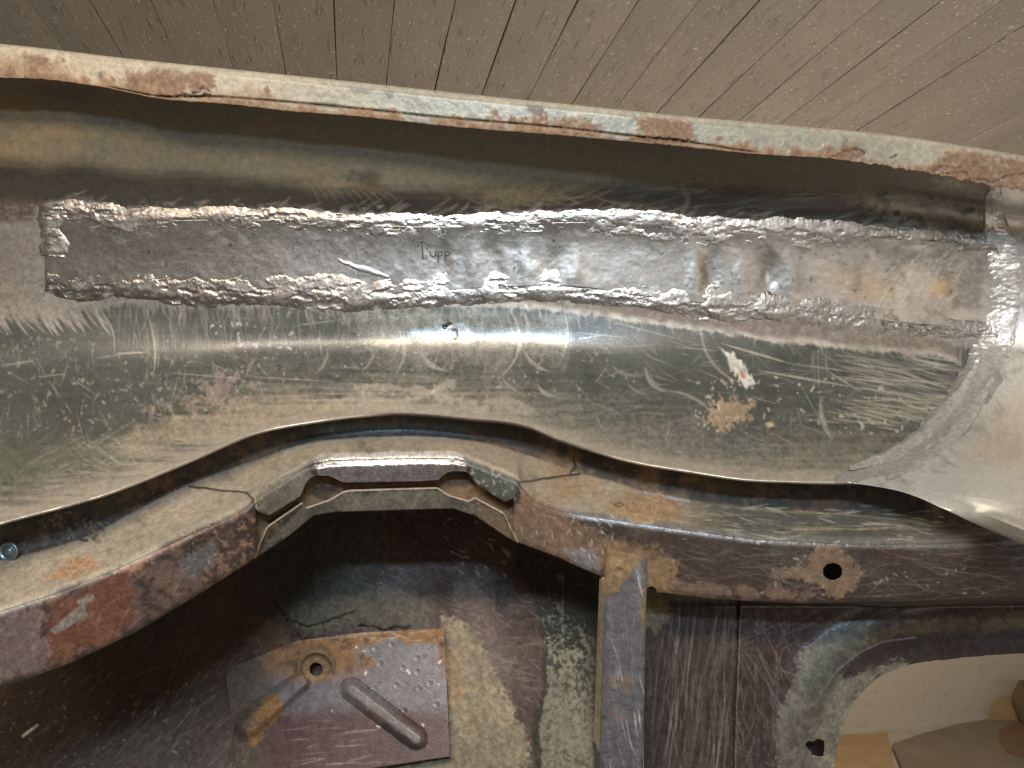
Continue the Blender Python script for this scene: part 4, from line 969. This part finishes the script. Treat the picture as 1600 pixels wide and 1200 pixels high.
inner = part(sheet('inner_panel', (X, Y, D), DC, M_DARK, thick=.001))
inner['label'] = 'brown scratched inner panel with sprayed undercoat'
def d_inner(x, y):
    j = int(np.clip((x - xd[0]) / 1.5, 0, len(xd) - 1)); return float(np.interp(y, Y[:, j], D[:, j]))

# ---- reinforcement plate with boss and two ribs
PC = Canvas((0.165, 0.145, 0.147), .34)
PC.vary(N_M, .12)
PC.put(ss(1095, 1125, yy + 14 * N_L) , (0.095, 0.052, 0.050), .38)
rm = ss(-.25, .25, .7 * N_M + .4 * N_S + .9 * ss(560, 500, xx) + .9 * ss(1015, 990, yy) + .8 * ss(680, 698, xx) + .6 * ss(110, 50, np.hypot(xx - 510, yy - 1015)) - .5) * ss(1075, 1030, yy + 30 * N_M)
PC.put(rm, (0.255, 0.135, 0.058), .85, 0, .25)
PC.put(rm * ss(.1, .5, roll(N_S, 2)), (0.13, 0.075, 0.05), .9)
PC.put(ss(450, 380, xx + 18 * N_M), (0.095, 0.07, 0.05), .45)
poly(PC, [(392, 1115), (425, 1085), (440, 1105), (410, 1150), (382, 1190)], (0.23, 0.12, 0.045), .8, soft=4, warp=12)
scratches(PC, (455, 1125, 600, 1195), 26, -6, 6, (16, 60), (0.34, 0.24, 0.22), .6, 1.4, seed=91)
scratches(PC, (450, 975, 700, 1000), 50, 4, 12, (14, 60), (0.50, 0.36, 0.24), .6, 1.3, seed=92)
specks(PC, (540, 1000, 700, 1140), 10, (0.8, 0.77, 0.74), (1.6, 3.4), .8, seed=93)
for x_, y_ in ((586, 1013), (612, 1007), (570, 1033), (594, 1037), (652, 1029), (630, 1044), (620, 1071), (585, 1076), (655, 1076), (672, 1068), (632, 1111), (682, 1101), (522, 1110), (461, 1110), (652, 1050)):
    q = np.hypot(xx - x_, yy - y_)
    PC.h += .55 * (-0.9 * np.exp(-(q / 3.2) ** 2) + 0.22 * np.exp(-((q - 5.5) / 1.6) ** 2)).astype(np.float32)
PC.vary(N_F, .15); PC.h += .1 * N_S
nxp, nyp = 300, 190
u = np.linspace(0, 1, nxp)[None]; v = np.linspace(0, 1, nyp)[:, None]
tx_ = 352 + (694 - 352) * u; ty_ = lin([(352, 1046), (465, 1001), (565, 988), (694, 982)])(tx_)
bx_ = 372 + (703 - 372) * u; by_ = 1232 - 50 * u
X2 = tx_ * (1 - v) + bx_ * v; Y2 = ty_ * (1 - v) + by_ * v
dp_ = np.array([[d_inner(352, 1046), d_inner(694, 990)], [d_inner(372, 1225), d_inner(703, 1182)]]) - .010
D2 = (dp_[0, 0] * (1-u) + dp_[0, 1] * u) * (1-v) + (dp_[1, 0] * (1-u) + dp_[1, 1] * u) * v
def seg_dist(X, Y, p0, p1):
    ex_, ey_ = p1[0] - p0[0], p1[1] - p0[1]
    t = np.clip(((X - p0[0]) * ex_ + (Y - p0[1]) * ey_) / (ex_ * ex_ + ey_ * ey_), 0, 1)
    return np.hypot(X - p0[0] - t * ex_, Y - p0[1] - t * ey_), t
RIBS = (((549, 1077), (650, 1154), 5, 19, 19, 9.5), ((470, 1064), (388, 1134), 7, 17, 26, 9.0))
for p0, p1, wi, wa, wb, hh in RIBS:
    q, t_ = seg_dist(xx, yy, p0, p1)
    PC.h += (hh * (1 - ss(wi, wa + (wb - wa) * t_, q))).astype(np.float32)
q, t_ = seg_dist(xx, yy, *RIBS[0][:2])
PC.put(((1 - ss(10, 16, q)) * .7).astype(np.float32), (0.20, 0.172, 0.16), .27)
poly(PC, [(600, 1130), (630, 1150), (660, 1172), (645, 1176), (615, 1160)], (0.05, 0.04, 0.035), .5, soft=4, warp=8, op=.7)
kp = np.hypot(X2 - 494, Y2 - 1045) > 20
rk = []
for p0, p1, wi, wa, wb, hh in RIBS:
    q, t_ = seg_dist(X2, Y2, p0, p1); rk.append((q < wa + (wb - wa) * t_) & kp)
def erode(m):
    e = m.copy(); e[1:-1, 1:-1] = m[1:-1, 1:-1] & m[:-2, 1:-1] & m[2:, 1:-1] & m[1:-1, :-2] & m[1:-1, 2:]
    return e
plate = part(sheet('reinforcement_plate', (X2, Y2, D2), PC, M_DARK, thick=.006, keep=kp & ~erode(rk[0]) & ~erode(rk[1])))
plate['label'] = 'square grey plate with rusty top edge and punched dimples'
def d_plate(x, y):
    i = np.argmin((X2 - x) ** 2 + (Y2 - y) ** 2); return float(D2.ravel()[i])
for m_r in rk:
    sub(sheet('rib', (X2, Y2, D2 - 0.00005), PC, M_DARK, thick=0, keep=m_r), plate)
BO = Canvas((0.235, 0.145, 0.07), .8); BO.vary(N_S, .3); BO.vary(N_F, .25)
q = np.hypot(xx - 494, yy - 1046); BO.put(np.exp(-((q - 24.5) / 2.2) ** 2) * .8, (0.07, 0.042, 0.025), .9); BO.put(np.exp(-((q - 33) / 3) ** 2) * .5, (0.10, 0.06, 0.035), .9)
lathe('boss', 494, 1046, d_plate(494, 1046), [(35, -.6), (31, 1.6), (28.5, 4.6), (26.5, 4.8), (24, 1.6), (18, .2), (11.5, .1), (10.5, -.4), (10.2, -2), (10.2, -5)], BO, M_DARK, plate, 56, jig=.03)
# ---- flange edge and pillar
PI = Canvas((0.128, 0.118, 0.122), .38); PI.vary(N_M, .15)
PI.put(ss(.0, .4, N_M + .4 * N_S + 1.1 * ss(925, 880, yy + .6 * (xx - 980)) - .35), (0.215, 0.135, 0.065), .85, 0, .25)
poly(PI, [(1000, 920), (1016, 915), (1016, 1000), (1005, 980)], (0.22, 0.15, 0.08), .8, soft=4, warp=8)
scratches(PI, (945, 900, 1012, 1220), 60, 84, 5, (20, 110), (0.24, 0.22, 0.21), .5, 1.2, seed=101)
scratches(PI, (940, 1010, 1012, 1220), 50, 2, 10, (5, 16), (0.05, 0.042, 0.04), .7, 2, seed=102)
scratches(PI, (945, 900, 1012, 1220), 14, 80, 4, (30, 60), (0.6, 0.58, 0.55), .7, 1.6, seed=103)
PI.vary(N_F, .15); PI.h += .12 * N_S
q = np.hypot(xx - 967, yy - 893); PI.h += (-1.2 * np.exp(-(q / 5) ** 2) + .6 * np.exp(-((q - 8) / 2) ** 2)).astype(np.float32)
q = np.hypot(xx - 968, yy - 876); PI.put(np.exp(-(q / 6) ** 2) * .7, (0.36, 0.25, 0.12), .8)
yp = np.linspace(0, 1, 240)[:, None]
def pil(x0f, x1f, y0f, y1, dfun, n):
    u = np.linspace(0, 1, n)[None]
    y0 = y0f[0] + (y0f[1] - y0f[0]) * u
    Yp = y0 + (y1 - y0) * yp
    Xp = x0f(Yp) * (1 - u) + x1f(Yp) * u
    return Xp, Yp, dfun(Xp, Yp, u)
bfx = lambda x: np.interp(x, XS, bdep)
pd = lambda Xp, Yp, u: bfx(Xp) - .0030 + .00011 * np.clip(Yp - 905, 0, None) + .003 * (np.abs(2*u - 1) ** 6)
G_p = pil(lin([(850, 947), (905, 944), (1240, 935)]), lin([(850, 1011), (935, 1010), (1240, 1004)]), (857, 871), 1250, pd, 48)
pillar = part(sheet('pillar', G_p, PI, M_DARK, thick=.004))
pillar['label'] = 'grey scratched pillar overlapping the beam front'
FE = Canvas((0.30, 0.245, 0.165), .6); FE.vary(N_M, .3); FE.vary(N_V, .2)
G_f = pil(lin([(890, 937), (1240, 924)]), lin([(890, 944), (1240, 936)]), (903, 905), 1250, lambda Xp, Yp, u: bfx(Xp) + .012 + .00011 * np.clip(Yp - 905, 0, None) - .011 * u, 14)
part(sheet('flange', G_f, FE, M_DARK, thick=.11))

# ---- frame round the opening on the right
FC = Canvas((0.050, 0.034, 0.030), .33); FC.vary(N_M, .25)
poly(FC, [(1215, 1300), (1215, 1105), (1232, 1075), (1250, 1053), (1253, 1011), (1320, 980), (1345, 972), (1370, 1002), (1335, 1025), (1300, 1058), (1340, 1060), (1400, 1030), (1425, 1040), (1355, 1080), (1330, 1115), (1318, 1160), (1300, 1300)], (0.165, 0.145, 0.105), .9, h=.4, soft=4, warp=9, nf=N_F, inner=.6)
line(FC, [(1306, 1200), (1314, 1150), (1327, 1116), (1352, 1082), (1388, 1056), (1424, 1044)], 9, (0.27, 0.24, 0.175), .9, 0, .4, op=.6, jit=6, soft=4)
poly(FC, [(1250, 1055), (1253, 1011), (1320, 978), (1345, 985), (1300, 1060), (1270, 1090), (1240, 1100)], (0.10, 0.105, 0.085), .7, soft=6, warp=12, op=.8)
poly(FC, [(1215, 1110), (1240, 1085), (1235, 1250), (1215, 1250)], (0.06, 0.062, 0.05), .8, soft=4, warp=10, op=.6)
poly(FC, [(1350, 985), (1440, 965), (1720, 950), (1720, 975), (1440, 990), (1360, 1005)], (0.125, 0.085, 0.045), .8, soft=5, warp=10, op=.85)
FC.put(ss(.1, .5, N_S + .5 * N_M) * ss(1330, 1360, xx) * ss(950, 965, yy) * .7, (0.035, 0.026, 0.02), .7)
line(FC, [(1288, 1076), (1306, 1050), (1341, 1021), (1378, 1003), (1430, 996)], 2.2, (0.22, 0.20, 0.21), .25, .2, .2)  # highlight arc on the frame's rolled bead, painted pale
poly(FC, [(1005, 925), (1050, 930), (1050, 960), (1025, 985), (1005, 975)], (0.19, 0.14, 0.075), .85, soft=6, warp=12)
line(FC, [(1154, 935), (1152, 1020), (1148, 1100), (1143, 1300)], 2.6, (0.025, 0.015, 0.013), .7, 0, -1.0, jit=1)
line(FC, [(1157, 935), (1155, 1020), (1151, 1100), (1146, 1300)], 1.6, (0.16, 0.11, 0.09), .5, 0, .3, jit=1)
scratches(FC, (1012, 960, 1150, 1230), 170, 96, 8, (24, 140), (0.17, 0.125, 0.11), .6, 1.3, seed=111)
scratches(FC, (1150, 950, 1250, 1230), 200, 80, 26, (14, 70), (0.18, 0.135, 0.12), .6, 1.2, seed=112)
scratches(FC, (1150, 940, 1330, 1010), 50, -30, 8, (20, 70), (0.17, 0.12, 0.11), .6, 1.2, seed=113)
scratches(FC, (1030, 960, 1140, 1230), 20, 96, 4, (60, 200), (0.30, 0.25, 0.2), .6, 1.3, seed=114)
FC.vary(N_F, .28); FC.h += .15 * N_S + .3 * N_F * ss(.5, .9, FC.rough)
ic = np.array([(1300, 1262), (1304, 1200), (1310, 1160), (1317, 1140), (1327, 1110), (1340, 1090), (1355, 1074), (1372, 1060), (1390, 1050), (1425, 1038), (1480, 1030), (1600, 1020), (1700, 1012), (1900, 1000)], float)
oc = np.array([(1006, 1262), (1006, 1150), (1006, 1040), (1006, 960), (1007, 915), (1030, 890), (1080, 905), (1130, 912), (1200, 914), (1300, 914), (1420, 912), (1560, 906), (1700, 900), (1900, 890)], float)
il = np.concatenate([[0], np.cumsum(np.hypot(*np.diff(ic, axis=0).T))]); il /= il[-1]
tt = np.linspace(0, 1, 500)
ix, iy = curve(np.c_[il, ic[:, 0]])(tt), curve(np.c_[il, ic[:, 1]])(tt)
jit = 1.6 * roll(N_S, 6)[(iy + OFF).astype(int).clip(0, CH-1), (ix + OFF).astype(int).clip(0, CW-1)]
ix = ix + jit * .7; iy = iy + jit
ol = np.linspace(0, 1, len(oc)); 
ox, oy = curve(np.c_[il, oc[:, 0]])(tt), curve(np.c_[il, oc[:, 1]])(tt)
X3, Y3, _ = loft([(ix, iy, 0), (ox, oy, 0)], [240])
s3 = np.linspace(0, 1, 241)[:, None] * np.hypot(ox - ix, oy - iy)[None]      # px from the opening
base3 = .560 + .03 * ss(950, 900, Y3) + .012 * ss(1150, 1010, X3)
prof3 = curve([(0, .012), (14, .011), (34, .010), (52, .004), (66, .000), (86, -.001), (100, .001), (118, .004), (150, .005), (260, .004), (420, .004)])
D3 = base3 + prof3(s3)
q = np.abs(X3 - (1154 - .03 * (Y3 - 935))); D3 = D3 + .004 * ss(2, -2, X3 - (1154 - .03 * (Y3 - 935)))
hx = (np.hypot((X3 - 1277) / 14, (Y3 - 1168) / 12) + .14 * np.sin(np.arctan2(Y3 - 1168, X3 - 1277) * 3 + .6) + .12 * np.sin(np.arctan2(Y3 - 1168, X3 - 1277) * 5)) > 1
hole = np.hypot(X3 - 1016, Y3 - 926) > 0
frame = part(sheet('opening_frame', (X3, Y3, D3), FC, M_DARK, thick=.0025, keep=hx))
frame['label'] = 'brown scratched frame round the rounded opening, undercoat at its corner'
# added sheet, coloured dark for cavity shade, behind frame hole and bolt hole
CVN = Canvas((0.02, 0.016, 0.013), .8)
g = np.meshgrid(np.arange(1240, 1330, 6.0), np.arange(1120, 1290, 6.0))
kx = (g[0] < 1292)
part(sheet('dark_backing', (g[0], g[1], .60 + 0 * g[0]), CVN, M_DARK, thick=.001, keep=kx))
